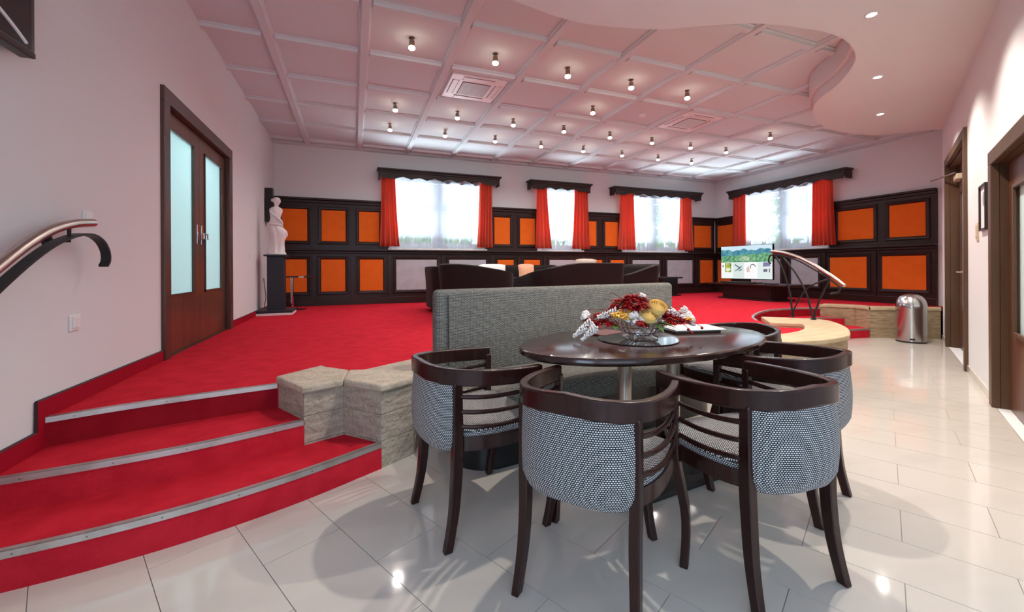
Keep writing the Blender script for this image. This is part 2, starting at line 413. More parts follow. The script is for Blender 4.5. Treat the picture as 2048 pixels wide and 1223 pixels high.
for v in RV:
    for i in range(-2, 11):
        u0 = .12+.9185*i
        if u0+.2 < UL: 
            MB_ = ribmesh((RU[0]-.061)-UL).build('rib', M['ceil'], ce, loc=(UL,v,ZC)); continue
        if u0 > RU[-1]+.1 : continue
        wall_u = 9.5 if v > 4 else CW0[0]+(v-CW0[1])*1.97-.1
        if u0+.9185 > wall_u+.2: continue
        inst('rib', short_me, ce, (u0+.061,v,ZC))
# perimeter mould
crown = MB().box(UL,UR,VB-.10,VB,ZC-.045,ZC).box(UR-.10,UR,4.1,VB-.10,ZC-.045,ZC).build('trim_1', M['ceil'])
crown['kind'] = 'structure'
SOF = spline([(UL,2.25),(-.8,2.32),(0,2.52),(.6,2.75),(1.127,2.91),(1.707,2.986),(2.09,2.93),(2.42,2.84),(2.64,2.73),(2.91,2.58),(3.21,2.46),(3.58,2.39),(3.85,2.36),(4.15,2.385),(4.51,2.51),(4.78,2.70),(5.08,3.02),(5.29,3.34),(5.58,3.59),(6.01,3.82),(6.52,4.0),(7.01,4.03),(7.59,3.92),(8.16,3.44)], 5)
SOF = [p[:2] for p in SOF]
so = MB().prism([(UL,-4.0),(2.2,-4.0),(2.2,.383),CW0,(8.2,3.42)]+list(reversed(SOF)), ZS, ZC-.002).build('ceiling_soffit', M['soffit'], smooth=40)
tag(so, 'smooth lowered soffit with wavy edge above the table', 'ceiling', kind='structure')
mb = MB()
def offset(path, d):
    out = []
    for i in range(len(path)):
        a, b = path[max(i-1,0)], path[min(i+1,len(path)-1)]
        tx, ty = b[0]-a[0], b[1]-a[1]; l = hypot(tx,ty) or 1
        out.append((path[i][0]-ty/l*d, path[i][1]+tx/l*d))
    return out
mb.ribbon(offset(SOF,.022), .022, ZS+.13, ZC-.003)
mb.build('moulding', M['soffit'], so, smooth=40)

# ------------------------------------------------------------------ stairs
def stair(name, label, noses, ends, back):
    t = thing(name, label, 'steps', (0,0,0))
    for k, (nose, z) in enumerate(zip(noses, (.14,.28,.42))):
        path = [p[:2] for p in nose]
        if z < .4:
            st = MB().prism(path+back[k], 0 if k == 0 else z-.14, z).build('step', M['carpet'], t)
        else:
            st = MB().prism(path+[(p[0],p[1]+.06) for p in reversed(path)], z-.14, z+.001).build('step', M['carpet'], t)
        mbs = MB()
        inn = path
        mbs.ribbon(offset(inn,.013), .0155, z-.002, z+.004)
        mbs.ribbon(offset(inn,-.0015), .0022, z-.022, z+.004)
        ns = mbs.build('nosing_strip', M['strip'], st, smooth=30)
        for i in range(3, len(path)-2, 6):
            p = offset(inn,-.0045)[i]; q = offset(inn,-.002)[i]
            MB().tube([(q[0],q[1],z-.010),(p[0],p[1],z-.010)], .004, 6).build('screw', M['screw'], ns)
    return t
stair('carpeted_steps', 'three curved red carpeted steps with metal nosings by the left handrail',
      [NOSE1,NOSE2,NOSE3], None,
      [[(.10,2.60),(-.05,2.70),(-.3,2.80),(UL,2.80)], [(-.25,2.70),(-.45,2.95),(UL,2.95)]])
RSD = stair('carpeted_steps', 'red carpeted steps in the bay between the stone kerbs beside the curved handrail',
      [RN1,RN2,RN3], None,
      [[(7.75,4.35),(7.6,4.72),(6.5,4.82),(5.6,4.45),(4.93,3.86)], [(7.6,4.75),(6.5,4.82),(5.6,4.45),(4.93,3.86)]])
# red skirting along the left wall, stepping down with the stairs
sk = MB()
def skp(poly): sk.vprism(poly, lambda a,b,d: (UL+d,a,b), 0, .014)
skp([(DV0-.09,ZP),(DV0-.09,ZP+.078),(2.575,ZP+.09),(2.575,.37),(2.24,.365),(2.24,.225),(1.5,.222),(1.5,.0),(1.55,.0),(1.95,.14),(2.285,.14),(2.33,.28),(2.64,.28),(2.70,ZP)])
skp([(DV1+.09,ZP),(VB,ZP),(VB,ZP+.075),(DV1+.09,ZP+.075)])
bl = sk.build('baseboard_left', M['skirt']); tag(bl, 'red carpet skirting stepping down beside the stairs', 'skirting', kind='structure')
sk = MB()
for a, b in (((DV0-.09,ZP+.079),(2.575,ZP+.091)),((2.575,ZP+.091),(2.570,.372)),((2.57,.369),(2.24,.366)),((2.24,.366),(2.235,.224)),((DV1+.09,ZP+.076),(VB,ZP+.076))):
    sk.tube([(UL+.008,a[0],a[1]),(UL+.008,b[0],b[1])], .0065, 6)
sk.build('edge_strip', M['edge'], bl)

# ------------------------------------------------------------------ stone kerbs
def arc_blocks(front, inner, joints, parent, zs, name, m, over=0, bev=.006):
    """solid blocks between plan polylines front/inner (same length), split at indices joints"""
    for a, b in zip(joints[:-1], joints[1:]):
        f = front[a:b+1]; i = inner[a:b+1]
        if over: f = offset(f, over)
        MB().prism(list(f)+list(reversed(i)), zs[0], zs[1]).build(name, m, parent, bevel=bev)
kerb = thing('stone_kerb', 'travertine kerb wall beside the left steps, running behind the grey bench', 'kerb', (0,0,0))
KF = [(-.43,2.855),(-.262,2.562),(-.057,2.645),(.142,2.43),(.335,2.545),(.43,2.80),(1.6,2.99),(2.70,3.13),(3.2,2.66)]
KI = [(-.30,3.10),(-.155,2.93),(-.005,2.90),(.17,2.86),(.36,2.98),(.60,3.12),(1.6,3.28),(2.75,3.42),(3.3,2.98)]
for z0, z1, jo in ((0,.1485,[0,1,2,3,4,6,7,8]),(.15,.2985,[0,1,2,3,4,5,7,8]),(.30,.4285,[0,1,2,3,4,6,7,8])):
    arc_blocks(KF, KI, jo, kerb, (z0,z1), 'stone_block', M['stone'], bev=.003)
capF = [(-.445,2.86),(-.268,2.540),(-.058,2.622),(.142,2.405),(.345,2.525),(.42,2.775),(1.6,2.97),(2.70,3.11),(3.2,2.64)]
capI = [(-.205,3.08),(-.17,3.02),(-.03,2.87),(.06,2.84),(.42,3.06),(.60,3.17),(1.6,3.32),(2.78,3.46),(3.34,3.0)]
arc_blocks(capF, capI, [0,2,4,6,7,8], kerb, (.43,.472), 'cap_stone', M['stonecap'], bev=.012)
hook = thing('stone_kerb', 'lamplit toned stone kerb with rounded end carrying the curved handrail', 'kerb', (0,0,0))
HF = [p[:2] for p in spline([(3.2,2.66),(3.5,2.51),(3.8,2.45),(4.05,2.455),(4.30,2.495),(4.53,2.60),(4.88,2.83),(5.16,3.08),(5.32,3.28),(5.33,3.45),(5.20,3.60),(4.95,3.85)], 4)]
HI = [p[:2] for p in spline([(3.3,2.98),(3.55,2.85),(3.77,2.80),(4.0,2.815),(4.20,2.86),(4.38,2.93),(4.52,3.01),(4.66,3.11),(4.74,3.20),(4.72,3.26),(4.62,3.33),(4.53,3.41)], 4)]
nh = len(HF)-1
for z0, z1, jo in ((0,.1485,[0,8,16,24,32,38,nh]),(.15,.2985,[0,6,14,20,28,36,nh]),(.30,.4285,[0,9,18,26,33,nh])):
    arc_blocks(HF, HI, jo, hook, (z0,z1), 'stone_block', M['lamplit'], bev=.003)
arc_blocks(HF, HI, [0,8,15,22,30,nh], hook, (.43,.472), 'cap_stone', M['lamplitcap'], over=-.02, bev=.008)
kf = thing('stone_kerb', 'stepped stone kerb wall behind the steel waste bin', 'kerb', (0,0,0))
QF = [(7.43,4.70),(7.60,4.52),(7.72,4.33),(7.585,4.04),(8.0,3.79),(8.405,3.548)]
QI = [(7.72,4.80),(7.86,4.62),(7.98,4.40),(7.90,4.22),(8.25,4.0),(8.64,3.648)]
for z0, z1, jo in ((0,.1485,[0,1,2,3,4,5]),(.15,.2985,[0,1,2,3,5]),(.30,.4285,[0,1,2,3,4,5])):
    arc_blocks(QF, QI, jo, kf, (z0,z1), 'stone_block', M['lamplit'], bev=.003)
arc_blocks(QF, QI, [0,1,2,3,5], kf, (.43,.472), 'cap_stone', M['lamplitcap'], over=-.015, bev=.006)

# ------------------------------------------------------------------ windows, pelmets, curtains
def bmap(a, z, d): return (a, VB-d, z)              # back wall: d into the room
def rmap(a, z, d): return (UR-d, a, z)              # right wall, a = v
def rect(mb, fn, a0, a1, z0, z1, d0, d1):
    mb.vprism([(a0,z0),(a1,z0),(a1,z1),(a0,z1)], fn, d0, d1)
def window(n, fn, a0, a1, label, sashes):
    root = thing('window_%d' % n, label, 'window'); root['kind'] = 'structure'
    fr = MB(); D0, D1 = -.20, -.13
    rect(fr,fn,a0,a1,WZ0,WZ0+.06,D0,D1); rect(fr,fn,a0,a1,WZ1-.06,WZ1,D0,D1)
    rect(fr,fn,a0,a0+.06,WZ0+.06,WZ1-.06,D0,D1); rect(fr,fn,a1-.06,a1,WZ0+.06,WZ1-.06,D0,D1)
    w = (a1-a0-.12)/sashes
    for k in range(1, sashes): rect(fr,fn,a0+.06+w*k-.07,a0+.06+w*k+.07,WZ0+.06,WZ1-.06,D0,D1)
    fr.build('window_frame', M['win'], root)
    for k in range(sashes):
        s0 = a0+.06+w*k+(.07 if k else 0); s1 = a0+.06+w*(k+1)-(.07 if k < sashes-1 else 0)
        z0, z1 = WZ0+.06, WZ1-.06
        sa = MB(); d0, d1 = -.185, -.145
        rect(sa,fn,s0,s0+.055,z0,z1,d0,d1); rect(sa,fn,s1-.055,s1,z0,z1,d0,d1); rect(sa,fn,s0+.055,s1-.055,z0,z0+.06,d0,d1); rect(sa,fn,s0+.055,s1-.055,z1-.06,z1,d0,d1)
        m = (s0+s1)/2; zm = z0+.47*(z1-z0)
        rect(sa,fn,m-.014,m+.014,z0+.06,z1-.06,d0,d1); rect(sa,fn,s0+.055,m-.014,zm-.014,zm+.014,d0,d1); rect(sa,fn,m+.014,s1-.055,zm-.014,zm+.014,d0,d1)
        so_ = sa.build('sash', M['win'], root)
        for x0, x1 in ((s0+.055,m-.014),(m+.014,s1-.055)):
            for y0, y1 in ((z0+.06,zm-.014),(zm+.014,z1-.06)):
                p = MB(); rect(p,fn,x0,x1,y0,y1,-.170,-.164); p.build('pane', M['pane'], so_)
    s = MB(); rect(s,fn,a0-.04,a1+.04,WZ0-.035,WZ0,-.14,.10); s.build('window_sill', M['win'], root, bevel=.004)
def pelmet(fn, a0, a1, label, n):
    t = thing('pelmet', label, 'pelmet', group='scalloped pelmets')
    zt, zb = 3.13, 2.93
    pts = [(a0+.075,zb)]
    i0, i1 = a0+.33, a1-.33
    N = n*8
    for k in range(0, N+1):
        x = i0+(i1-i0)*k/N
        ph = (k % 8)/8
        pts.append((x, zb+.050*(1-abs(2*ph-1))**.8))
    pts += [(a1-.075,zb)]
    f = MB(); f.vprism(pts+[(a1-.01,zt-.045),(a0+.01,zt-.045)], fn, .20, .222)
    f.build('scalloped_board', M['darkwood'], t)
    f = MB(); rect(f,fn,a0-.012,a1+.012,zt-.035,zt,.003,.26); f.build('top_board', M['darkwood'], t, bevel=.006)
    f = MB(); f.vprism([(a0+.005,zt-.035),(a1-.005,zt-.035),(a1-.03,zt-.075),(a0+.03,zt-.075)], fn, .222, .240); f.build('moulding', M['darkwood'], t, bevel=.006)
    for a, b_ in ((a0,a0+.045),(a1-.045,a1)):
        f = MB(); rect(f,fn,a+(.02 if a == a0 else 0),b_-(0 if a == a0 else .02),zb-.005,zt-.035,.003,.20); f.build('end_board', M['darkwood'], t)
def drape(fn, top, bot, label, folds=5, seed=0):
    rnd = random.Random(seed); ph = rnd.random()*6
    z0, z1 = 1.575, 3.02
    am = [.022+.018*rnd.random() for _ in range(40)]
    def P(s, t, side):
        # t: 0 top .. 1 bottom
        e = t**1.6
        a0 = top[0]+(bot[0]-top[0])*e; a1 = top[1]+(bot[1]-top[1])*e
        x = a0+(a1-a0)*(s+.012*sin(9*s+ph))
        w = sin(2*pi*folds*s+ph+.5*sin(5*s+ph)+.4*t*sin(3*s+2*ph))
        d = .128+(.026+.030*t)*w+side*.004
        return fn(x, z1+(z0-z1)*t - (.006*w if t > .97 else 0), d)
    n, m = folds*10+1, 14
    g_ = MB()
    A = [P(i/(n-1), j/(m-1), 0) for i in range(n) for j in range(m)]
    B = [P(i/(n-1), j/(m-1), 1) for i in range(n) for j in range(m)]
    F = []
    for i in range(n-1):
        for j in range(m-1):
            q = (i*m+j,(i+1)*m+j,(i+1)*m+j+1,i*m+j+1); F.append(q); F.append(tuple(n*m+k for k in reversed(q)))
    for i in range(n-1): F.append((i*m+m-1,(i+1)*m+m-1,n*m+(i+1)*m+m-1,n*m+i*m+m-1))
    for j in range(m-1):
        F.append((j,j+1,n*m+j+1,n*m+j)); q = (n-1)*m; F.append((q+j+1,q+j,n*m+q+j,n*m+q+j+1))
    g_.add(A+B, F)
    t = thing('curtain', label, 'curtain', group='red curtains')
    g_.build('drape', M['curtain'], t, smooth=80)
    r = MB(); e = [fn(top[0]+.01,z1-.012,.125), fn(top[1]-.01,z1-.012,.125)]; r.tube(e, .012, 8); r.build('curtain_rod', M['iron'], t)
def sheer(fn, a0, a1, label, seed=0):
    dep = .052 if seed % 2 else .018
    rnd = random.Random(seed); f1, f2, p1, p2 = 9+rnd.random()*3, 23+rnd.random()*5, rnd.random()*6, rnd.random()*6
    L_ = a1-a0
    def P(s, t):
        x = a0+L_*s
        d = dep+.011*sin(f1*s*L_*1.6+p1)+.006*sin(f2*s*L_*1.5+p2+t)
        return fn(x, 3.0-1.452*t+.006*sin(31*s+p1)*(1 if t > .99 else 0), d)
    s_ = MB().grid(max(40,int(46*L_)), 5, P).build('sheer_curtain', M['sheer'], None, smooth=80)
    tag(s_, label, 'curtain', 'white sheer curtains')
window(1, bmap, *WB[0], 'wide white casement window nearest the statue', 2)
window(2, bmap, *WB[1], 'narrow white window, middle one of the back wall', 1)
window(3, bmap, *WB[2], 'wide white window at the right end of the back wall', 2)
window(4, rmap, *W4, 'white window behind the television', 2)
pelmet(bmap, .46, 3.04, 'long dark scalloped pelmet over the window nearest the statue', 6)
pelmet(bmap, 3.75, 5.36, 'short dark scalloped pelmet over the narrow middle window', 3)
pelmet(bmap, 6.0, 8.83, 'dark scalloped pelmet over the window left of the room corner', 6)
pelmet(rmap, 5.36, 8.21, 'dark scalloped pelmet over the window behind the television', 7)
drape(bmap, (.53,.80), (.49,.88), 'red curtain at far left, beside the orange panels near the statue', 4, 1)
drape(bmap, (2.59,2.87), (2.53,2.89), 'red curtain on the right side of the window nearest the statue', 5, 2)
drape(bmap, (3.94,4.20), (3.89,4.31), 'red curtain on the left side of the narrow middle window', 4, 3)
drape(bmap, (4.93,5.29), (4.85,5.34), 'red curtain on the right side of the narrow middle window', 5, 4)
drape(bmap, (6.26,6.66), (6.19,6.70), 'red curtain on the left of the window left of the room corner', 5, 5)
drape(bmap, (8.18,8.54), (8.12,8.60), 'red curtain nearest the room corner on the back wall', 5, 6)
drape(rmap, (8.09,7.72), (8.13,7.71), 'dark red curtain directly above the television', 4, 7)
drape(rmap, (6.07,5.66), (6.08,5.61), 'red curtain at far right, next to the large orange panels', 6, 8)
sheer(bmap, .74, 1.78, 'left white sheer panel of the window nearest the statue', 1)
sheer(bmap, 1.66, 2.70, 'right white sheer panel of the window nearest the statue', 2)
sheer(bmap, 4.10, 5.06, 'white sheer panel in the narrow middle window', 3)
sheer(bmap, 6.48, 7.46, 'left white sheer panel in the window left of the room corner', 4)
sheer(bmap, 7.36, 8.34, 'right white sheer panel in the window left of the room corner', 5)
sheer(rmap, 5.92, 6.92, 'white sheer panel right of centre in the window behind the television', 6)
sheer(rmap, 6.82, 7.84, 'white sheer panel above the television', 7)

# ------------------------------------------------------------------ wall panelling
ZL, ZW = 1.512, 2.489
low_b = [(-1.22,-.83,0),(-.58,-.15,0),(.12,.56,0),(.82,1.65,1),(1.92,2.74,1),(3.02,3.40,0),(3.66,4.06,0),(4.31,5.07,1),(5.33,5.75,0),(6.01,6.40,0),(6.67,7.51,1),(7.78,8.63,1),(8.91,9.36,0)]
up_b = [(-1.25,-.82),(-.57,-.14),(.11,.49),(2.95,3.32),(3.57,3.94),(5.32,5.60),(5.86,6.23),(8.72,9.32)]
low_r = [(8.26,8.68,0),(6.89,7.85,1),(6.03,6.62,1),(5.11,5.78,0),(4.20,4.85,0)]
up_r = [(8.21,8.69),(5.0,5.63),(4.21,4.74)]
def panelling(name, label, fn, lo, hi, lows, ups, holes):
    t = thing(name, label, 'wall panelling')
    b = MB(); rect(b,fn,lo,hi,ZP,ZL-.03,0,.045)
    b.build('lower_board', M['darkwood'], t)
    def ub(a,c,z0,z1):
        q = MB(); rect(q,fn,a,c,z0,z1,0,.03); q.build('upper_board', M['darkwood'], t)
    b = MB(); wall_boxes(b, lo, hi, ZL, ZW-.04, [(h0,h1,ZL,ZW) for h0,h1 in holes], lambda a,c,z0,z1: ub(a,c,z0,z1))
    b = MB(); rect(b,fn,lo,hi,ZP,ZP+.13,.045,.075); b.build('plinth', M['darkwood'], t, bevel=.005)
    b = MB(); rect(b,fn,lo,hi,ZL-.035,ZL,0,.13); b.build('ledge', M['darkwood'], t, bevel=.008)
    b = MB(); rect(b,fn,lo,hi,ZL-.085,ZL-.035,.045,.085); b.build('ledge_moulding', M['darkwood'], t, bevel=.012)
    xs = [lo]+[x for h in sorted(holes) for x in h]+[hi]
    for a, c in zip(xs[::2], xs[1::2]):
        if c-a < .05: continue
        b = MB(); rect(b,fn,a,c,ZW-.04,ZW,0,.085); b.build('cap_rail', M['darkwood'], t, bevel=.008)
        b = MB(); rect(b,fn,a,c,ZW-.095,ZW-.04,.03,.058); b.build('cap_moulding', M['darkwood'], t, bevel=.010)
    def panel(a0, a1, z0, z1, base, kind):
        w = .062; q = (MB(), MB())
        f = MB(); n_ = [(a0-w,z0-w),(a1+w,z0-w),(a1+w,z1+w),(a0-w,z1+w)]; i_ = [(a0,z0),(a1,z0),(a1,z1),(a0,z1)]
        m_ = [(a0-.02,z0-.02),(a1+.02,z0-.02),(a1+.02,z1+.02),(a0-.02,z1+.02)]
        rings = [(n_,base),(n_,base+.016),([(x+(.012 if k in (0,3) else -.012), y+(.012 if k < 2 else -.012)) for k,(x,y) in enumerate(n_)],base+.026),(m_,base+.022),(i_,base+.006),(i_,base)]
        P = [fn(x,y,d) for r,d in rings for x,y in r]; F = []
        for r in range(5):
            for k in range(4): F.append((r*4+k, r*4+(k+1)%4, (r+1)*4+(k+1)%4, (r+1)*4+k))
        fo = MB().add(P,F).build('panel_frame', M['darkwood'], t)
        p = MB(); rect(p,fn,a0,a1,z0,z1,base-.002,base+.007); p.build('orange_panel' if not kind else 'grey_panel', M['grey' if kind else 'orange'], fo)
    for a0, a1, k in lows: panel(a0, a1, .69, 1.31, .045, k)
    for a0, a1 in ups: panel(a0, a1, 1.665, 2.265, .03, 0)
    # stiles between neighbouring panels
    ls = sorted(lows)
    for p, q in zip(ls[:-1], ls[1:]):
        m = (p[1]+q[0])/2
        b = MB(); rect(b,fn,m-.035,m+.035,ZP+.13,ZL-.085,.045,.066); b.build('stile', M['darkwood'], t, bevel=.005)
    return t
panelling('wall_panelling', 'dark wood wall panelling with orange and grey fields under the back windows', bmap, UL+.002, UR-.09, low_b, up_b, [(WB[0][0]-.02,WB[0][1]+.02),(WB[1][0]-.02,WB[1][1]+.02),(WB[2][0]-.02,WB[2][1]+.02)])
panelling('wall_panelling', 'dark wood wall panelling with large orange fields on the television wall', rmap, 4.06, VB-.002, low_r, up_r, [(W4[0]-.02,W4[1]+.02)])

# ------------------------------------------------------------------ doors
# left double door, leaves set in the reveal of the left wall
d1 = thing('door_1', 'tall walnut double door with frosted glass panes beside the red carpet', 'door'); d1['kind'] = 'structure'
def lmap(a, z, d): return (UL+d, a, z)
fz = 2.552
f = MB(); rect(f,lmap,3.93,4.045,ZP,fz-.115,-.02,.028); f.build('jamb', M['walnut_dark'], d1, bevel=.006)
f = MB(); rect(f,lmap,5.735,5.853,ZP,fz-.115,-.02,.028); f.build('jamb', M['walnut_dark'], d1, bevel=.006)
f = MB(); rect(f,lmap,3.93,5.853,fz-.115,fz,-.02,.028); f.build('lintel', M['walnut_dark'], d1, bevel=.006)
f = MB(); rect(f,lmap,4.02,4.045,ZP,2.437,-.16,-.02); rect(f,lmap,5.735,5.77,ZP,2.437,-.16,-.02); rect(f,lmap,4.02,5.77,2.437,2.48,-.16,-.02); f.build('reveal_lining', M['walnut_dark'], d1)
for a0, a1, hs in ((4.048,4.888,4.83),(4.892,5.732,4.95)):
    lf = MB(); d0_, d1_ = -.075, -.03
    g0, g1 = a0+(.10 if a0 < 4.5 else .14), a1-(.14 if a0 < 4.5 else .10)
    rect(lf,lmap,a0,g0,ZP+.006,2.43,d0_,d1_); rect(lf,lmap,g1,a1,ZP+.006,2.43,d0_,d1_); rect(lf,lmap,g0,g1,ZP+.006,.90,d0_,d1_); rect(lf,lmap,g0,g1,2.30,2.43,d0_,d1_)
    lo = lf.build('door_leaf', M['walnut'], d1)
    bd = MB()
    for q in ((g0,g0+.018,.90,2.30),(g1-.018,g1,.90,2.30),(g0,g1,.90,.918),(g0,g1,2.282,2.30)): rect(bd,lmap,*q,d1_-.002,d1_+.010)
    bd.build('glazing_bead', M['walnut_dark'], lo)
    p = MB(); rect(p,lmap,g0,g1,.90,2.30,-.056,-.050); p.build('glass_pane', M['frost'], lo)
    h = MB(); rect(h,lmap,hs-.022,hs+.022,1.37,1.56,d1_,d1_+.008); ho = h.build('handle_plate', M['chrome'], lo, bevel=.004)
    h = MB().tube([lmap(hs,1.475,d1_+.008),lmap(hs,1.475,d1_+.05),lmap(hs+(.0),1.42,d1_+.055)], .009, 8); h.build('pull_handle', M['chrome'], ho, smooth=60)
th = MB(); rect(th,lmap,DV0,DV1,ZP-.03,ZP+.004,-.25,.0); th.build('threshold', M['walnut_dark'], d1)
# lit room behind the frosted panes
br = MB().box(UL-1.9,UL-1.85,3.2,6.6,0,3).box(UL-1.9,UL-.25,3.2,3.25,0,3).box(UL-1.9,UL-.25,6.55,6.6,0,3).box(UL-1.9,UL-.25,3.2,6.6,3,3.05).box(UL-1.9,UL-.25,3.2,6.6,.35,ZP-.03).build('wall_adjoining', M['wall']); br['kind'] = 'structure'
area('adjoining_room_light', (UL-1.0,4.9,2.9), (0.2,0,-1), .9, 1.6, 60, (.80,.97,1.0))
def cmap(t, z, d): p = cw(t, d); return (p[0],p[1],z)
# far door in the corridor wall
d2 = thing('door_2', 'tall dark brown glazed door at the far end of the passage', 'door'); d2['kind'] = 'structure'
f = MB(); rect(f,cmap,DA[0],DA[0]+.09,0,2.49,-.02,.03); f.build('jamb', M['oak'], d2, bevel=.005)
f = MB(); rect(f,cmap,DA[1]-.09,DA[1],0,2.49,-.02,.03); f.build('jamb', M['oak'], d2, bevel=.005)
f = MB(); rect(f,cmap,DA[0],DA[1],2.49,2.59,-.02,.03); f.build('lintel', M['oak'], d2, bevel=.005)
f = MB(); rect(f,cmap,DA[0]+.07,DA[0]+.10,0,2.49,-.146,-.02); rect(f,cmap,DA[1]-.10,DA[1]-.07,0,2.49,-.146,-.02); rect(f,cmap,DA[0]+.07,DA[1]-.07,2.46,2.50,-.146,-.02); f.build('reveal_lining', M['oak'], d2)
f = MB(); a0, a1 = DA[0]+.11, DA[1]-.11
rect(f,cmap,a0,a0+.28,.01,2.25,-.145,-.10); rect(f,cmap,a1-.11,a1,.01,2.25,-.145,-.10); rect(f,cmap,a0+.28,a1-.11,.01,.55,-.145,-.10); rect(f,cmap,a0+.28,a1-.11,2.10,2.25,-.145,-.10); rect(f,cmap,a0,a1,2.26,2.46,-.145,-.105)
lo = f.build('door_leaf', M['walnut_dark'], d2)
p = MB(); rect(p,cmap,a0+.28,a1-.11,.55,2.10,-.128,-.120); p.build('glass_pane', M['glassf'], lo)
h = MB().tube([cmap(a1-.30,1.04,-.125),cmap(a1-.30,1.04,-.055),cmap(a1-.20,1.04,-.050)], .011, 8); h.build('door_handle', M['chrome'], lo, smooth=60)
f = MB(); rect(f,cmap,DA[1]-.45,DA[1]-.14,2.26,2.33,-.105,-.045); cl = f.build('door_closer', M['cream'], lo, bevel=.006)
MB().tube([cmap(DA[1]-.45,2.345,-.04),cmap(DA[1]-.3,2.345,.0),cmap(DA[1]+.02,2.33,.16)], .012, 8).build('closer_arm', M['nickel'], cl)
# near door
d3 = thing('door_3', 'brown glazed door at the right edge of the picture', 'door'); d3['kind'] = 'structure'
f = MB(); rect(f,cmap,DN[1]-.115,DN[1],0,1.92,-.02,.03); f.build('jamb', M['oak'], d3, bevel=.005)
f = MB(); rect(f,cmap,DN[0],DN[0]+.115,0,1.92,-.02,.03); f.build('jamb', M['oak'], d3, bevel=.005)
f = MB(); rect(f,cmap,DN[0],DN[1],1.92,2.03,-.02,.03); f.build('lintel', M['oak'], d3, bevel=.005)
f = MB(); rect(f,cmap,DN[1]-.115,DN[1]-.08,0,1.95,-.28,-.02); rect(f,cmap,DN[0]+.08,DN[0]+.115,0,1.95,-.28,-.02); rect(f,cmap,DN[0]+.08,DN[1]-.08,1.92,1.96,-.28,-.02); f.build('reveal_lining', M['oak'], d3)
a0, a1 = DN[0]+.118, DN[1]-.118
f = MB(); rect(f,cmap,a1-.20,a1,.01,1.915,-.11,-.065); rect(f,cmap,a0,a0+.14,.01,1.915,-.11,-.065); rect(f,cmap,a0+.14,a1-.20,.01,.60,-.11,-.065); rect(f,cmap,a0+.14,a1-.20,1.72,1.915,-.11,-.065)
lo = f.build('door_leaf', M['walnut'], d3)
f = MB(); g0, g1 = a0+.14, a1-.20
for q in ((g0,g0+.03,.60,1.72),(g1-.03,g1,.60,1.72),(g0,g1,.60,.63),(g0,g1,1.69,1.72)): rect(f,cmap,*q,-.067,-.048)
f.build('glazing_bead', M['oak'], lo, bevel=.004)
p = MB(); rect(p,cmap,g0,g1,.60,1.72,-.092,-.084); p.build('glass_pane', M['glassf'], lo)
h = MB(); rect(h,cmap,g0-.10,g0-.05,1.0,1.22,-.065,-.057); h.build('handle_plate', M['chrome'], lo)
for a, b in ((DA[0]+.07,DA[1]-.07),(DN[0]+.08,DN[1]-.08)):
    th = MB(); rect(th,cmap,a,b,-.01,-.0005,-.30,.0); th.build('threshold', M['tile'], d2 if a > 0 else d3)
# skirting tiles along the corridor wall
sk = MB()
for a, b in ((DN[1]+.002,DA[0]-.002),(DA[1]+.002,3.9)): rect(sk,cmap,a,b,0,.075,0,.011)
tag(sk.build('baseboard_corridor', M['tile']), 'ivory tile skirting along the passage wall', 'skirting', kind='structure')

# ------------------------------------------------------------------ ceiling fittings
lampM = {}
lampM['mount'] = MB().lathe([(.030,0),(.030,-.006),(.012,-.012),(.009,-.03)], 16).mesh('mount', M['bronze'], 40)
lampM['body'] = MB().lathe([(.0,-.03),(.026,-.03),(.028,-.036),(.030,-.085),(.032,-.092),(.0,-.092)], 18).mesh('lamp_body', M['bronze'], 40)
lampM['bulb'] = MB().lathe([(.026,-.092),(.033,-.100),(.034,-.112),(.024,-.122),(0,-.126)], 18).mesh('bulb', M['bulb'], 40)
sp = bpy.data.lights.new('lamp_light', 'SPOT'); sp.energy = 31; sp.color = (1,.94,.89); sp.spot_size = radians(160); sp.spot_blend = .8; sp.shadow_soft_size = .03
def lamp(u, v, label):
    t = thing('ceiling_spotlight', label, 'ceiling lamp', (u,v,ZC), group='small spotlights on the coffered ceiling')
    inst('mount', lampM['mount'], t); inst('lamp_body', lampM['body'], t); inst('bulb', lampM['bulb'], t)
    l = bpy.data.objects.new('lamp_light', sp); C.objects.link(l); l.parent = t; l.location = (0,0,-.135)
ORD = ['first','second','third','fourth','fifth','sixth','seventh','eighth']
for i in range(5): lamp(.58+.919*i, 4.385, 'lit ceiling spotlight, %s from the left in the row nearest the camera' % ORD[i])
for i in range(8): lamp(.58+.919*i, 6.20, 'lit ceiling spotlight, %s from the left in the middle row of eight' % ORD[i])
for i in range(8): lamp(.58+.919*i, 7.11, 'lit ceiling spotlight, %s from the left in the row nearest the back windows' % ORD[i])
lamp(3.34, 5.30, 'lit ceiling spotlight alone between the two ceiling air conditioners')
lamp(6.99, 5.24, 'lit ceiling spotlight alone at right, beyond the right air conditioner')
dlM = (MB().lathe([(.034,0),(.046,0),(.048,-.003),(.046,-.006),(.034,-.006)], 24, caps=False).mesh('trim_ring', M['white'], 40),
       MB().lathe([(0,-.002),(.034,-.002),(.034,-.004),(0,-.004)], 20).mesh('lens', M['dl'], 40))
dlp = bpy.data.lights.new('downlight_light', 'SPOT'); dlp.energy = 125; dlp.color = (1,.91,.80); dlp.spot_size = radians(125); dlp.spot_blend = .6; dlp.shadow_soft_size = .03
def downlight(u, v, label):
    t = thing('downlight', label, 'ceiling lamp', (u,v,ZS), group='recessed downlights in the soffit')
    inst('trim_ring', dlM[0], t); inst('lens', dlM[1], t)
    l = bpy.data.objects.new('downlight_light', dlp); C.objects.link(l); l.parent = t; l.location = (0,0,-.02)
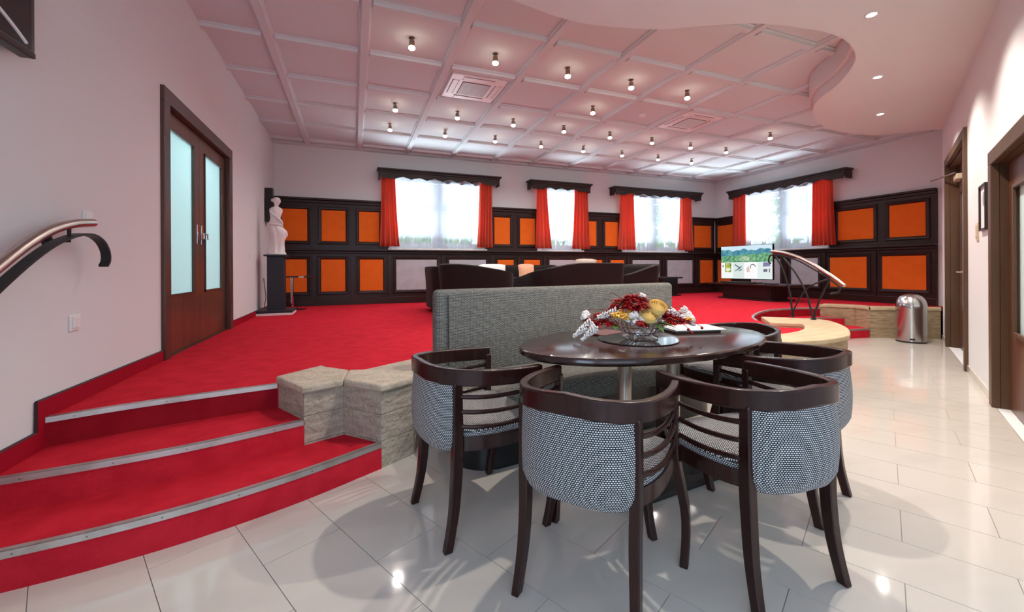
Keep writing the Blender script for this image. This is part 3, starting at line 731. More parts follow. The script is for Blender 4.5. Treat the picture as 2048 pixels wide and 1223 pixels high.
for p, s in (((3.91,2.06),'recessed soffit downlight nearest the top edge of the picture'),((5.26,2.72),'recessed soffit downlight in the middle of the visible row'),((6.57,3.37),'recessed soffit downlight farthest along the passage'),
             ((2.57,1.40),'recessed soffit downlight above the chairs'),((1.55,2.05),'recessed soffit downlight right above the oval table')):
    downlight(*p, s)
def aircon(u, v, label):
    t = thing('air_conditioner', label, 'air conditioner', (u,v,ZC), group='ceiling cassette air conditioners')
    b = MB().prism([(-.36,-.36),(.36,-.36),(.36,.36),(-.36,.36)], -.028, -.001); b.build('panel', M['acwhite'], t, bevel=.012)
    gr = MB().box(-.185,.185,-.185,.185,-.034,-.026).build('grille', M['hole'], t)
    bars = MB()
    for k in range(-7, 8):
        bars.box(-.18,.18,k*.0245-.004,k*.0245+.004,-.040,-.033); bars.box(k*.0245-.004,k*.0245+.004,-.18,.18,-.040,-.033)
    bars.build('grille_bars', M['acwhite'], gr)
    for k in range(4):
        a = k*pi/2; fl_ = MB().box(-.20,.20,.245,.315,-.036,-.027); o = fl_.build('air_flap', M['white'], t, bevel=.004, rz=a)
        s_ = MB().box(-.21,.21,.238,.245,-.031,-.0275).box(-.21,.21,.315,.322,-.031,-.0275); s_.build('air_slot', M['hole'], o)
aircon(1.50, 5.30, 'square white ceiling air conditioner at left')
aircon(5.18, 5.30, 'square white ceiling air conditioner at right')
t = thing('smoke_detector', 'small round white smoke detector between ceiling spotlights', 'smoke detector', (4.25,5.32,ZC))
MB().lathe([(0,0),(.055,0),(.058,-.012),(.05,-.018)], 20).build('base', M['white'], t, smooth=40)
MB().lathe([(.05,-.018),(.044,-.036),(.02,-.046),(0,-.046)], 20).build('sensor_cap', M['white'], t, smooth=40)

# ------------------------------------------------------------------ dining armchairs
def make_chair():
    t = thing('armchair', 'x', 'chair', group='mahogany tub armchairs around the oval table')
    half = [(.240,.215),(.250,.10),(.246,-.02),(.218,-.13),(.165,-.205),(.09,-.245),(0,-.257)]
    full = spline(half+[(-x,y) for x,y in reversed(half[:-1])], 8); full = [p[:2] for p in full]
    n = len(full)-1
    zt = lambda s: .697+.038*(1-abs(2*s-1))**1.2
    rail = MB().ribbon(full, .0155, lambda s: zt(s)-.066, zt)
    rail.build('top_rail', M['mahog'], t, smooth=50, bevel=.006)
    # arc length for the fabric
    al = [0]
    for a, b in zip(full[:-1], full[1:]): al.append(al[-1]+hypot(b[0]-a[0],b[1]-a[1]))
    i0 = 3*8+3; i1 = n-i0
    # upholstered back between the rear posts
    m = 14; seg = i1-i0
    def prof(k):                    # k 0 (bottom) .. m top: z and bulge
        f_ = k/m; return f_
    inner = offset(full, .030 if offset([(0,0),(1,0),(2,0)],1)[1][1] > 0 else -.030)
    sgn = 1 if hypot(*inner[n//2]) < .257 else -1
    P, UV, F = [], [], []
    for side in (0, 1):
        for i in range(i0, i1+1):
            s = (i-i0)/seg
            zb = .378+.020*(abs(2*s-1)**10)+.012*(1-abs(2*s-1))
            ztop = zt(i/n)-.060
            for k in range(m+1):
                f_ = k/m
                bul = .010*sin(pi*min(1,f_*1.05))*(1-abs(2*s-1)**6)
                dd = (.009-bul if side == 0 else .040+bul*.8)
                if k == 0: dd = .024
                if k == 1: dd = dd+(.006 if side == 0 else -.006)
                if i in (i0, i1): dd = .022
                pq = offset(full, sgn*(dd-.0155))[i] if False else None
                a, b = full[max(i-1,0)], full[min(i+1,n)]
                tx, ty = b[0]-a[0], b[1]-a[1]; l = hypot(tx,ty); nx, ny = -ty/l, tx/l
                if nx*full[i][0]+ny*(full[i][1]+.05) > 0: nx, ny = -nx, -ny
                P.append((full[i][0]+nx*(dd-.0155), full[i][1]+ny*(dd-.0155), zb+(ztop-zb)*f_)); UV.append((al[i], zb+(ztop-zb)*f_))
    w = m+1; N = seg+1
    for side in (0,1):
        for i in range(seg):
            for k in range(m):
                o = side*N*w; q = (o+i*w+k, o+(i+1)*w+k, o+(i+1)*w+k+1, o+i*w+k+1); F.append(q if side == 0 else tuple(reversed(q)))
    def uvm(name, P, UV, F, mt):
        me = bpy.data.meshes.new(name); me.from_pydata(P, [], F); me.update(); me.materials.append(mt)
        ul = me.uv_layers.new(name='UVMap')
        for lp in me.loops: ul.data[lp.index].uv = UV[lp.vertex_index]
        me.polygons.foreach_set('use_smooth', [True]*len(me.polygons)); return me
    inst('upholstered_back', uvm('upholstered_back', P, UV, F, M['chairweave']), t)
    # rear and front legs: square section, sabre curve
    def leg(path, wx, wy):
        mb = MB(); P = []
        for (x,y,z), a, b in zip(path, wx, wy): P += [(x-a,y-b,z),(x+a,y-b,z),(x+a,y+b,z),(x-a,y+b,z)]
        k = len(path)
        F = [(i*4+j,i*4+(j+1)%4,(i+1)*4+(j+1)%4,(i+1)*4+j) for i in range(k-1) for j in range(4)]+[(3,2,1,0),tuple((k-1)*4+j for j in range(4))]
        mb.add(P,F).build('leg', M['mahog'], t, smooth=50, bevel=.004)
    for s in (-1, 1):
        p = spline([(s*.197,-.166,.665),(s*.196,-.166,.52),(s*.194,-.166,.40),(s*.192,-.170,.28),(s*.196,-.184,.14),(s*.204,-.214,0)], 4)
        k = len(p); leg(p, [.014+.003*sin(pi*i/(k-1)) for i in range(k)], [.018+.004*sin(pi*min(1,i/(k-1)*1.1)) for i in range(k)])
        p = spline([(s*.237,.203,.66),(s*.238,.203,.54),(s*.240,.205,.42),(s*.254,.232,.30),(s*.266,.252,.20),(s*.270,.244,.10),(s*.266,.222,0)], 4)
        k = len(p); leg(p, [.015]*k, [.016+.010*max(0,sin(pi*min(1,max(0,(i/(k-1)-.25)/.5)))) for i in range(k)])
        # side slats between front and rear posts
        path = [q for q in (full if s > 0 else list(reversed(full)))[1:28]]
        for z in (.606,.546,.486):
            b = MB()
            pts = [(x*.985, y, z-.010*sin(pi*i/(len(path)-1))) for i,(x,y) in enumerate(path)]
            b.tube(pts, .0085, 8, flat=1.15); b.build('side_slat', M['mahog'], t, smooth=60)
    # seat frame and cushion
    out = [(.232,.212),(.242,.10),(.238,-.02),(.210,-.12),(.155,-.185),(.085,-.215),(0,-.222)]
    oc = spline(out+[(-x,y) for x,y in reversed(out[:-1])]+[(-.13,.237),(0,.243),(.13,.237)], 5, closed=True); oc = [p[:2] for p in oc]
    MB().ribbon([(x*.955,y*.955) for x,y in oc], .012, .382, .438, closed=True).build('seat_frame', M['mahog'], t, smooth=50)
    rings = [(1.0,.456),(.985,.463),(.93,.472),(.80,.480),(.55,.486),(.25,.488)]
    k = len(oc); P = [(x*.975*r,y*.975*r,z) for r,z in rings for x,y in oc]; UV = [(p[0],p[1]) for p in P]
    F = [(a*k+i,a*k+(i+1)%k,(a+1)*k+(i+1)%k,(a+1)*k+i) for a in range(len(rings)-1) for i in range(k)]+[tuple((len(rings)-1)*k+i for i in range(k))]
    o_ = len(P); ls_ = [0]
    for i in range(k): ls_.append(ls_[-1]+hypot(oc[(i+1)%k][0]-oc[i][0], oc[(i+1)%k][1]-oc[i][1]))
    for r, z in ((.985,.432),(1.0,.442),(1.0,.456)):
        for i in range(k+1): x, y = oc[i%k]; P.append((x*.975*r,y*.975*r,z)); UV.append((ls_[i],z))
    F += [(o_+a*(k+1)+i,o_+a*(k+1)+i+1,o_+(a+1)*(k+1)+i+1,o_+(a+1)*(k+1)+i) for a in range(2) for i in range(k)]
    inst('seat_cushion', uvm('seat_cushion', P, UV, F, M['chairweave']), t)
    return t
def heading(dx, dy): return atan2(-dx, dy)
ch = make_chair()
def place(o, rear_mid, d, label):
    l = hypot(*d); d = (d[0]/l, d[1]/l)
    o.location = (rear_mid[0]+d[0]*.212, rear_mid[1]+d[1]*.212, 0); o.rotation_euler = (0,0,heading(*d)); o['label'] = label
    return o
place(ch, (.306,1.813), (.98,.18), 'tub armchair at the left end of the oval table, nearest the stone kerb')
SPOTS = [((.645,1.162), (.794,.607), 'tub armchair in the centre foreground, its woven back to the viewer'),
         ((1.406,.945), (.02,1), 'tub armchair in the right foreground, slats and seat facing the table'),
         ((2.055,1.24), (-.29,.955), 'tub armchair just behind the right foreground chair, nearest the passage'),
         ((2.56,2.055), (-1,-.10), 'tub armchair at the far right end of the table, mostly hidden by it')]
for rm, d, lab in SPOTS: place(dup(ch, (0,0,0), 0), rm, d, lab)

# ------------------------------------------------------------------ oval table
TC = (1.496, 1.822); TZ = .74; TR = radians(6.1)
tb = thing('oval_table', 'dark oval pedestal table with two steel columns', 'table', (TC[0],TC[1],0), TR)
def oval(a, b, n=72): return [(a*cos(2*pi*i/n), b*sin(2*pi*i/n)) for i in range(n)]
P, F = [], []; n = 72
for da, z in ((-.030,TZ-.040),(-.012,TZ-.036),(0,TZ-.026),(0,TZ-.008),(-.006,TZ-.001),(-.012,TZ)):
    P += [(x,y,z) for x,y in oval(.766+da,.429+da)]
for r in range(5): F += [(r*n+i,r*n+(i+1)%n,(r+1)*n+(i+1)%n,(r+1)*n+i) for i in range(n)]
F += [tuple(range(n-1,-1,-1)), tuple(range(5*n,6*n))]
MB().add(P,F).build('table_top', M['tabletop'], tb, smooth=40)
for s in (-1,1):
    MB().lathe([(.036,.05),(.036,TZ-.06),(.10,TZ-.055),(.10,TZ-.04)], 28, (s*.178,0,0)).build('column', M['nickel'], tb, smooth=40)
    MB().lathe([(.16,.032),(.13,.050),(.065,.075),(.045,.10)], 28, (s*.178,0,0)).build('column_foot', M['rubber'], tb, smooth=50)
rr = []
for cx, cy, a0 in ((.30,.16,0),(-.30,.16,90),(-.30,-.16,180),(.30,-.16,270)):
    rr += [(cx+.06*cos(radians(a0+k*15)), cy+.06*sin(radians(a0+k*15))) for k in range(7)]
MB().prism(rr, 0, .032).build('base_plate', M['rubber'], tb, bevel=.012)
# things on the table
def on_table(name, label, cat, x, y, z=TZ, rz=0): return thing(name, label, cat, (x,y,z), rz)
gd = MB().lathe([(0,0),(.205,0),(.208,.003),(.205,.006),(0,.006)], 48).build('glass_disc', mat('dark_glass',(.012,.012,.014),.05,spec=.6), None, smooth=40, loc=(1.40,1.80,TZ))
tag(gd, 'dark round glass mat under the flower bowl', 'glass mat')
bk = on_table('menu_folder', 'white tray-like folder lying right of the flowers', 'folder', 1.90, 1.93, TZ+.0135, radians(-14))
MB().box(-.155,.155,-.10,.10,0,.006).build('cover', M['paper'], bk, bevel=.002)
MB().box(-.145,.145,-.09,.09,.006,.010).build('sheet', M['paper'], bk)
b2 = on_table('black_book', 'thin black book beneath the white folder', 'book', 1.87, 1.925, TZ, radians(-10))
MB().box(-.145,.145,-.095,.095,0,.013).build('cover', M['black'], b2, bevel=.002)
MB().box(-.138,.138,-.090,.088,.003,.0100).build('pages', M['paper'], b2)
rb = on_table('red_booklet', 'dark red booklet left of the flower bowl', 'book', 1.36, 2.04, TZ, radians(20))
MB().box(-.10,.10,-.07,.07,0,.008).build('cover', M['redbook'], rb, bevel=.002)
MB().box(-.095,.095,-.066,.064,.002,.0065).build('pages', M['paper'], rb)

# crystal bowl on little feet
BX, BY, BZ = 1.44, 1.83, TZ+.006
bw = thing('crystal_bowl', 'cut crystal bowl on small feet holding the flowers', 'bowl', (BX,BY,BZ))
pr_ = [(.022,.012),(.06,.014),(.098,.032),(.122,.060),(.134,.092),(.130,.093),(.117,.063),(.093,.037),(.056,.020),(0,.018)]
mbb = MB(); n = 48; P = []
for r, z in pr_:
    for k in range(n):
        a = 2*pi*k/n; q = r*(1+(.020 if k % 2 else -.012)*(1 if r > .04 and z > .023 else 0)); P.append((q*cos(a),q*sin(a),z+(.004*sin(8*a) if z > .09 else 0)))
F = [(i*n+k,i*n+(k+1)%n,(i+1)*n+(k+1)%n,(i+1)*n+k) for i in range(len(pr_)-1) for k in range(n)]+[tuple(range(n-1,-1,-1))]
mbb.add(P,F).build('bowl_body', M['crystal'], bw)
for k in range(4):
    a = k*pi/2+.6; MB().tube([(.052*cos(a),.052*sin(a),.018),(.074*cos(a),.074*sin(a),.010),(.094*cos(a),.094*sin(a),.005)], [.012,.009,.007], 8).build('foot', M['crystal'], bw, smooth=60)

# flower arrangement
fa = thing('flower_arrangement', 'artificial flowers in red, white and yellow spilling from the crystal bowl', 'flowers', (BX,BY,BZ))
fm = {k: mat('petal_'+k, c, .6, spec=.2) for k, c in {'yellow':(.95,.68,.24),'yellow_dark':(.88,.48,.08),'red':(.34,.008,.010),'white':(.80,.76,.72),'cotton':(.82,.74,.68),'green':(.05,.13,.02),'twig':(.16,.045,.022),'berry':(.28,.006,.008)}.items()}
rnd = random.Random(5)
def rose(c, R, m1):
    mb = MB(); rot = Vector((-.3588*.8+.9334*.15,-.9334*.8-.3588*.15,1.05)).to_track_quat('Z','Y').to_matrix()
    for ring, (cnt, rad, top) in enumerate(((5,1.0,.45),(5,.86,.62),(4,.68,.74),(4,.48,.80),(3,.28,.84),(2,.12,.86))):
        for k in range(cnt):
            a0 = 2*pi*k/cnt+ring*.9
            def Q(s, t, a0=a0, rad=rad, cnt=cnt, top=top):
                a = a0+(s-.5)*2*pi/cnt*1.5
                e = -1.1+t*(1.1+top*1.1)
                r = R*rad*(cos(e)**.6)*(1+.10*max(0,t-.75)*4)
                q = rot @ Vector((r*cos(a), r*sin(a), R*(.85*sin(e))-.035*R*((s-.5)*2)**2*t)); return (c[0]+q.x, c[1]+q.y, c[2]+q.z)
            mb.grid(7, 7, Q)
    return mb.build('rose', fm[m1], fa, smooth=80)
def spike(a, b, r, m1, name='flower_spike'):
    a, b = Vector(a), Vector(b); mb = MB(); L_ = (b-a).length; T = (b-a).normalized()
    N = T.cross(Vector((0,0,1))).normalized(); B = T.cross(N)
    k = int(L_/.0045)
    for i in range(k):
        f_ = i/k; rr_ = r*(1-.75*f_**1.5)
        for j in range(4):
            an = 2*pi*j/4+i*1.1
            c = a+T*(L_*f_)+N*(rr_*cos(an))+B*(rr_*sin(an)); s = .0085*(1-.4*f_)
            c = c+Vector((rnd.uniform(-.003,.003),rnd.uniform(-.003,.003),rnd.uniform(-.003,.003)))
            mb.add([c+Vector(v)*s for v in ((1,0,0),(-1,0,0),(0,1,0),(0,-1,0),(0,0,1),(0,0,-1))], [(0,2,4),(2,1,4),(1,3,4),(3,0,4),(2,0,5),(1,2,5),(3,1,5),(0,3,5)])
    mb.tube([a,b], .003, 5)
    return mb.build(name, fm[m1], fa, smooth=80)
def puff(c, R, m1, name='cotton_ball'):
    mb = MB()
    for i in range(9):
        d = Vector((rnd.uniform(-1,1),rnd.uniform(-1,1),rnd.uniform(-.6,1))).normalized()*R*.6
        mb.lathe([(0,-R*.55),(R*.4,-R*.4),(R*.55,0),(R*.4,R*.4),(0,R*.55)], 8, (c[0]+d.x,c[1]+d.y,c[2]+d.z))
    return mb.build(name, fm[m1], fa, smooth=80)
def shaggy(c, R, m1, cnt=60, name='shaggy_bloom', sq=.7, w=.0045):
    mb = MB()
    for i in range(cnt):
        a = rnd.uniform(0,2*pi); e = rnd.uniform(-.35,1.0); d = Vector((cos(a)*cos(e),sin(a)*cos(e),sin(e)*sq))
        L_ = R*rnd.uniform(.65,1.05); sd = d.cross(Vector((0,0,1))).normalized()*w
        cc = Vector(c); b0 = cc+d*R*.1; m0 = cc+d*L_*.6+Vector((0,0,.006)); e0 = cc+d*L_+Vector((rnd.uniform(-.01,.01),rnd.uniform(-.01,.01),-.004))
        mb.add([b0-sd*.5,b0+sd*.5,m0+sd*1.4,m0-sd*1.4,e0], [(0,1,2,3),(3,2,4)])
    return mb.build(name, fm[m1], fa)
def leafy(c, d, L_, w, m1='green'):
    d = Vector(d).normalized(); c = Vector(c); sd = d.cross(Vector((0,0,1))).normalized()*w; up = Vector((0,0,.25*w))
    P = []
    for i in range(6):
        t = i/5; q = c+d*L_*t+Vector((0,0,-.25*L_*t*t)); ww = sin(pi*min(1,t*.9+.06)); P += [q-sd*ww+up*ww*2,q,q+sd*ww+up*ww*2]
    F = [(i*3+j,i*3+j+1,(i+1)*3+j+1,(i+1)*3+j) for i in range(5) for j in (0,1)]
    return MB().add(P,F).build('leaf', fm[m1], fa, smooth=80)
def twig(pts, berries=0):
    p = spline(pts, 5); mb = MB().tube(p, .0018, 5); o = mb.build('twig', fm['twig'], fa)
    for k in range(berries):
        q = p[-1-2*k]; b = MB().lathe([(0,-.008),(.006,-.005),(.008,0),(.006,.005),(0,.008)], 8, (q[0],q[1],q[2]-.006)); b.build('berry', fm['berry'], o, smooth=80)
# local frame: R along the picture's right, K towards the viewer
Rv = Vector((cos(YAW), -sin(YAW), 0)); Rv = Vector((.9334,-.3588,0)); Kv = Vector((-.3588,-.9334,0))
def fp(r, k, z): q = Rv*(r*1.17-.035)+Kv*k; return (q.x, q.y, z*1.0)
rose(fp(.088,.075,.165), .046, 'yellow'); rose(fp(.045,.095,.122), .043, 'yellow')
for q in ((-.075,.075,.118),(-.050,.085,.108),(-.035,.07,.135),(-.068,.06,.140),(-.092,.055,.112)): shaggy(fp(*q), .026, 'yellow_dark', 26, 'small_bloom', 1, .006)
for q, R in (((.09,.0,.150),.06),((-.085,.0,.150),.06),((-.11,.02,.120),.06),((.12,.02,.135),.06),((0,-.01,.190),.085),((-.035,.02,.180),.06),((.035,-.02,.195),.06),((-.01,.05,.150),.055),((.02,.07,.165),.055),((-.04,.06,.160),.055),((.0,.11,.085),.04),((-.02,.02,.200),.06)): shaggy(fp(*q), R, 'red', 110)
for q, R in (((-.145,.03,.082),.06),((-.185,.05,.072),.05),((-.125,.07,.075),.045),((.15,.03,.105),.06),((.185,.045,.088),.06),((.155,.075,.080),.05),((.02,.095,.075),.035)): shaggy(fp(*q), R, 'red', 110)
puff(fp(-.012,.09,.118), .022, 'cotton'); puff(fp(.006,.098,.100), .022, 'cotton'); puff(fp(-.030,.088,.125), .020, 'cotton'); puff(fp(.045,-.01,.222), .018, 'cotton')
puff(fp(.10,-.005,.175), .022, 'cotton'); puff(fp(.125,.0,.160), .020, 'cotton'); puff(fp(-.225,.03,.128), .020, 'cotton'); puff(fp(-.235,.04,.112), .018, 'cotton')
for q in ((-.015,.075,.135),(-.04,.075,.100),(.10,.05,.125),(.14,-.02,.150),(.165,-.01,.138),(-.02,.10,.092),(-.215,.02,.118),(.245,.02,.118),(.255,.03,.098)): puff(fp(*q), .019, 'cotton')
for q, R in (((-.16,.0,.105),.055),((-.21,.03,.085),.05),((.19,.0,.115),.055),((.215,.05,.085),.05),((.05,-.04,.185),.06),((-.06,-.04,.175),.06)): shaggy(fp(*q), R, 'red', 90)
for q in ((-.09,.085,.130),(-.105,.07,.125),(-.06,.095,.125),(.235,.06,.095)): shaggy(fp(*q), .024, 'yellow_dark', 26, 'small_bloom', 1, .007)
spike(fp(-.205,.06,.090), fp(-.290,.10,.018), .017, 'white'); spike(fp(-.190,.10,.068), fp(-.258,.13,.006), .016, 'white')
spike(fp(-.085,.035,.142), fp(-.175,.05,.112), .019, 'white'); spike(fp(.165,.01,.142), fp(.215,.03,.105), .018, 'white')
spike(fp(.225,.0,.150), fp(.275,.03,.085), .020, 'white'); spike(fp(.205,.03,.110), fp(.265,.06,.068), .014, 'white')
for q, d, L_, w in (((-.09,.06,.07),(-.6,.5,.2),.07,.016),((-.10,.08,.075),(-.2,.9,0),.06,.016),((.08,.09,.085),(.7,.5,.1),.085,.014),((.09,.07,.08),(.9,.1,0),.10,.014),((.07,.10,.08),(.3,.8,-.2),.07,.014),((-.05,.03,.16),(-.5,.2,.6),.06,.014),((.13,.06,.10),(.8,.5,.1),.07,.012)):
    dd = Rv*d[0]+Kv*d[1]; leafy(fp(*q), (dd.x,dd.y,d[2]), L_, w)
twig([fp(-.05,.02,.13),fp(-.13,.03,.15),fp(-.21,.02,.15)]); twig([fp(-.03,.02,.16),fp(-.08,.0,.19),(fp(-.13,-.02,.205))]); twig([fp(.08,.03,.13),fp(.16,.02,.155),fp(.23,.0,.165)])
twig([fp(.10,.06,.09),fp(.18,.10,.09),fp(.225,.12,.045)], 2); twig([fp(.12,.05,.10),fp(.22,.06,.10),fp(.285,.08,.065)], 1); twig([fp(-.1,.05,.1),fp(-.17,.07,.10),fp(-.22,.08,.075)], 1)
twig([fp(-.02,0,.18),fp(-.07,-.03,.225),fp(-.10,-.04,.235)]); twig([fp(.03,-.02,.19),fp(.0,-.05,.235)])

# ------------------------------------------------------------------ bench
BD = (.990, .138); BNn = (-.138, .990); BA = (.485, 2.585)
def bp(s, d): return (BA[0]+BD[0]*s+BNn[0]*d, BA[1]+BD[1]*s+BNn[1]*d)
bang = atan2(BD[1], BD[0])
be = thing('upholstered_bench', 'long grey tweed bench with high straight back behind the oval table', 'bench', (BA[0],BA[1],0), bang)
def slab(name, x0, x1, y0, y1, z0, z1, m, bev):
    mb = MB().box(x0,x1,y0,y1,z0,z1)
    o = mb.build(name, m, be, uvfn=None)
    me = o.data; ul = me.uv_layers.new(name='UVMap')
    for p in me.polygons:
        for li in p.loop_indices:
            c = me.vertices[me.loops[li].vertex_index].co; nrm = p.normal
            ul.data[li].uv = (c.x, c.z) if abs(nrm.y) > .5 else ((c.x, c.y) if abs(nrm.z) > .5 else (c.y, c.z))
    if bev:
        b = o.modifiers.new('bevel','BEVEL'); b.width = bev; b.segments = 5
        me.polygons.foreach_set('use_smooth', [True]*len(me.polygons))
    return o
BL = 2.17
slab('backrest', 0, BL, 0, .11, .30, .985, M['benchweave'], .035)
slab('seat', .0, BL, -.50, .0, .30, .455, M['benchweave'], .04)
pk = [(.22+.20*cos(radians(a)), -.24+.20*sin(radians(a))) for a in range(90, 271, 15)]+[(BL-.22+.20*cos(radians(a)), -.24+.20*sin(radians(a))) for a in range(-90, 91, 15)]
MB().prism(pk, 0, .30).build('plinth', M['black'], be, smooth=40)
pip = MB().tube([(.075,-.006,.50),(.075,-.006,.95)], .003, 6).build('seam', M['black'], be)

# ------------------------------------------------------------------ handrails
hr = thing('handrail', 'curved steel handrail with black flat bar on the left wall', 'handrail', (UL,2.0,.9))
def hl(pts, off): return [(off, v-2.0, z-.9) for v, z in pts]
MB().tube(spline(hl([(1.15,.52),(1.6,.75),(1.95,.955),(2.245,1.150),(2.40,1.245),(2.533,1.308),(2.69,1.352),(2.856,1.374)], .085), 6), .022, 12).build('tube', M['nickel'], hr, smooth=60)
fb = spline(hl([(1.15,.44),(1.6,.66),(1.95,.865),(2.245,1.070),(2.40,1.170),(2.533,1.240),(2.66,1.285),(2.76,1.305),(2.85,1.305),(2.93,1.275),(2.975,1.225),(2.98,1.175),(2.955,1.145)], .085), 6)
mb = MB(); P = []
for i, p in enumerate(fb):
    a, b = Vector(fb[max(i-1,0)]), Vector(fb[min(i+1,len(fb)-1)]); T = (b-a).normalized(); N = Vector((0,-T.z,T.y))*.006
    p = Vector(p); X = Vector((.021,0,0)); P += [p-X-N,p+X-N,p+X+N,p-X+N]
k = len(fb); mb.add(P, [(i*4+j,i*4+(j+1)%4,(i+1)*4+(j+1)%4,(i+1)*4+j) for i in range(k-1) for j in range(4)]+[(3,2,1,0),tuple((k-1)*4+j for j in range(4))])
mb.build('flat_bar', M['iron'], hr, smooth=40)
for v, z in ((2.66,1.285),(1.75,.75)):
    b = MB().tube(hl([(v,z-.02)],.0)+hl([(v,z-.02)],.085)+hl([(v,z+.055)],.085), .009, 8); b.build('wall_bracket', M['iron'], hr, smooth=60)
    MB().lathe([(.0,0),(.035,0),(.035,.008),(0,.008)], 20).build('wall_rose', M['iron'], hr, smooth=40, loc=hl([(v,z-.02)],0)[0]).rotation_euler = (0,pi/2,0)
h2 = thing('handrail', 'arched steel handrail with crossing iron bars on the rounded kerb', 'handrail', (5.29,3.55,.465))
def hp(p): return (p[0]-5.29, p[1]-3.55, p[2]-.465)
rl = [(5.396,4.036,1.335),(5.35,3.82,1.305),(5.302,3.592,1.237),(5.259,3.393,1.145),(5.226,3.238,1.056),(5.197,3.103,.976),(5.175,3.001,.903)]
MB().tube(spline([hp(p) for p in rl], 6), .021, 12).build('tube', M['nickel'], h2, smooth=60)
def bar(pts, r=.011, nm='iron_bar'): MB().tube(spline([hp(p) for p in pts], 5), r, 8, flat=1).build(nm, M['iron'], h2, smooth=60)
bar([(5.40,4.051,1.165),(5.405,4.085,1.20),(5.405,4.075,1.25),(5.396,4.03,1.285),(5.36,3.86,1.272),(5.31,3.62,1.20),(5.262,3.40,1.095),(5.222,3.22,.995),(5.19,3.08,.905),(5.186,3.055,.86),(5.195,3.09,.82),(5.212,3.171,.803)], .010, 'under_bar')
bar([(5.381,3.963,1.257),(5.356,3.847,1.087),(5.333,3.737,.78),(5.320,3.695,.465)])
bar([(5.356,3.846,1.25),(5.312,3.64,1.027),(5.278,3.482,.766),(5.262,3.402,.465)])
bar([(5.321,3.690,.465),(5.317,3.666,.583),(5.288,3.526,.803),(5.262,3.405,.896),(5.218,3.199,.973)], .009)
bar([(5.255,3.380,.465),(5.253,3.365,.574),(5.24,3.301,.74),(5.214,3.18,.965)])
for q in ((5.32,3.69),(5.26,3.395)): MB().lathe([(.032,.007),(.032,.013),(.014,.019)], 16, hp((q[0],q[1],.465))).build('foot_plate', M['iron'], h2, smooth=40)

# ------------------------------------------------------------------ waste bin
bn = thing('waste_bin', 'round brushed steel waste bin with domed push lid', 'bin', (7.70,3.58,0))
R = .174
MB().lathe([(0,0),(R*.98,0),(R,.010),(R,.022),(R*.985,.024)], 40).build('base_ring', M['black'], bn, smooth=40)
MB().lathe([(R*.985,.024),(R*.985,.50),(R*.99,.505)], 40).build('body', M['steel'], bn, smooth=40)
dm = MB().lathe([(R,.505),(R,.515),(R*.99,.56),(R*.90,.62),(R*.72,.67),(R*.45,.70),(R*.2,.711),(0,.713)], 40).build('dome_lid', M['steel'], bn, smooth=50)
fd = MB(); 
def flap(s, t):
    a = YAW and radians(-162+(s-.5)*75); ph = .12+t*.85; r = (R+.004)*cos(ph*pi/2*.9); z = .507+(.205)*sin(ph*pi/2*.9); return (r*cos(a), r*sin(a), z)
fd.grid(14, 8, flap); fd.build('push_flap', M['chrome'], dm, smooth=80)
MB().grid(6, 2, lambda s,t: ((R+.001)*cos(radians(-160+s*18)), (R+.001)*sin(radians(-160+s*18)), .045+.025*t)).build('label_plate', M['iron'], bn)

# ------------------------------------------------------------------ television
ts = thing('tv_stand', 'low dark wood television stand with overhanging top', 'tv stand', (8.12,6.47,ZP))
MB().box(-.25,.25,-.56,.60,.03,.31).build('cabinet_body', M['blackwood'], ts, bevel=.004)
MB().box(-.32,.32,-.66,.66,0,.03).build('base_board', M['blackwood'], ts, bevel=.004)
MB().box(-.40,.40,-.98,.86,.31,.345).build('top_board', M['darkwood'], ts, bevel=.005)
MB().box(-.262,-.25,-.53,.57,.06,.29).build('front_panel', M['blackwood'], ts, bevel=.003)
tv = thing('television', 'flat television showing a landscape menu screen', 'television', (8.06,6.64,ZP+.345))
MB().box(0,.045,-.642,.642,.085,.835).build('housing', M['black'], tv, bevel=.006)
MB().box(.0,.05,-.10,.10,.02,.09).build('neck', M['black'], tv)
MB().box(-.11,.13,-.32,.32,.002,.020).build('foot', M['black'], tv, bevel=.006)
def em(name, col, s=1.0): return mat(name, (.01,.01,.01), .3, emit=(col, s))
x_ = -.002
def scr(name, pts, m, parent, d=0): 
    return MB().add([(x_-d, -a, z) for a, z in pts], [tuple(range(len(pts)))]).build(name, m, parent)
sc = scr('screen', [(-.632,.097),(.632,.097),(.632,.825),(-.632,.825)], em('tv_white',(.74,.80,.82)), tv)
def noise_em(name, c1, c2, scale):
    m = em(name, c1); nt = m.node_tree; b = nt.nodes['Principled BSDF']
    tc = nt.nodes.new('ShaderNodeTexCoord'); n_ = nt.nodes.new('ShaderNodeTexNoise'); n_.inputs['Scale'].default_value = scale; n_.inputs['Detail'].default_value = 6
    r = nt.nodes.new('ShaderNodeValToRGB'); r.color_ramp.elements[0].color = (*c1,1); r.color_ramp.elements[1].color = (*c2,1); r.color_ramp.elements[0].position = .38; r.color_ramp.elements[1].position = .62
    nt.links.new(tc.outputs['Object'], n_.inputs['Vector']); nt.links.new(n_.outputs['Fac'], r.inputs[0]); nt.links.new(r.outputs[0], b.inputs['Emission Color']); return m
scr('sky_image', [(-.632,.70),(.632,.70),(.632,.825),(-.632,.825)], em('tv_sky',(.55,.72,.82)), sc, .0006)
hill = [(-.632+1.264*i/24, .735+.018*sin(i*.7)+.014*sin(i*1.7+1)) for i in range(25)]
scr('hills_image', [(-.632,.46),(.632,.46)]+list(reversed(hill)), noise_em('tv_hills',(.02,.16,.26),(.10,.34,.38),9), sc, .0009)
wood = [(-.632+1.264*i/24, .60+.05*i/24+.012*sin(i*1.3)) for i in range(25)]
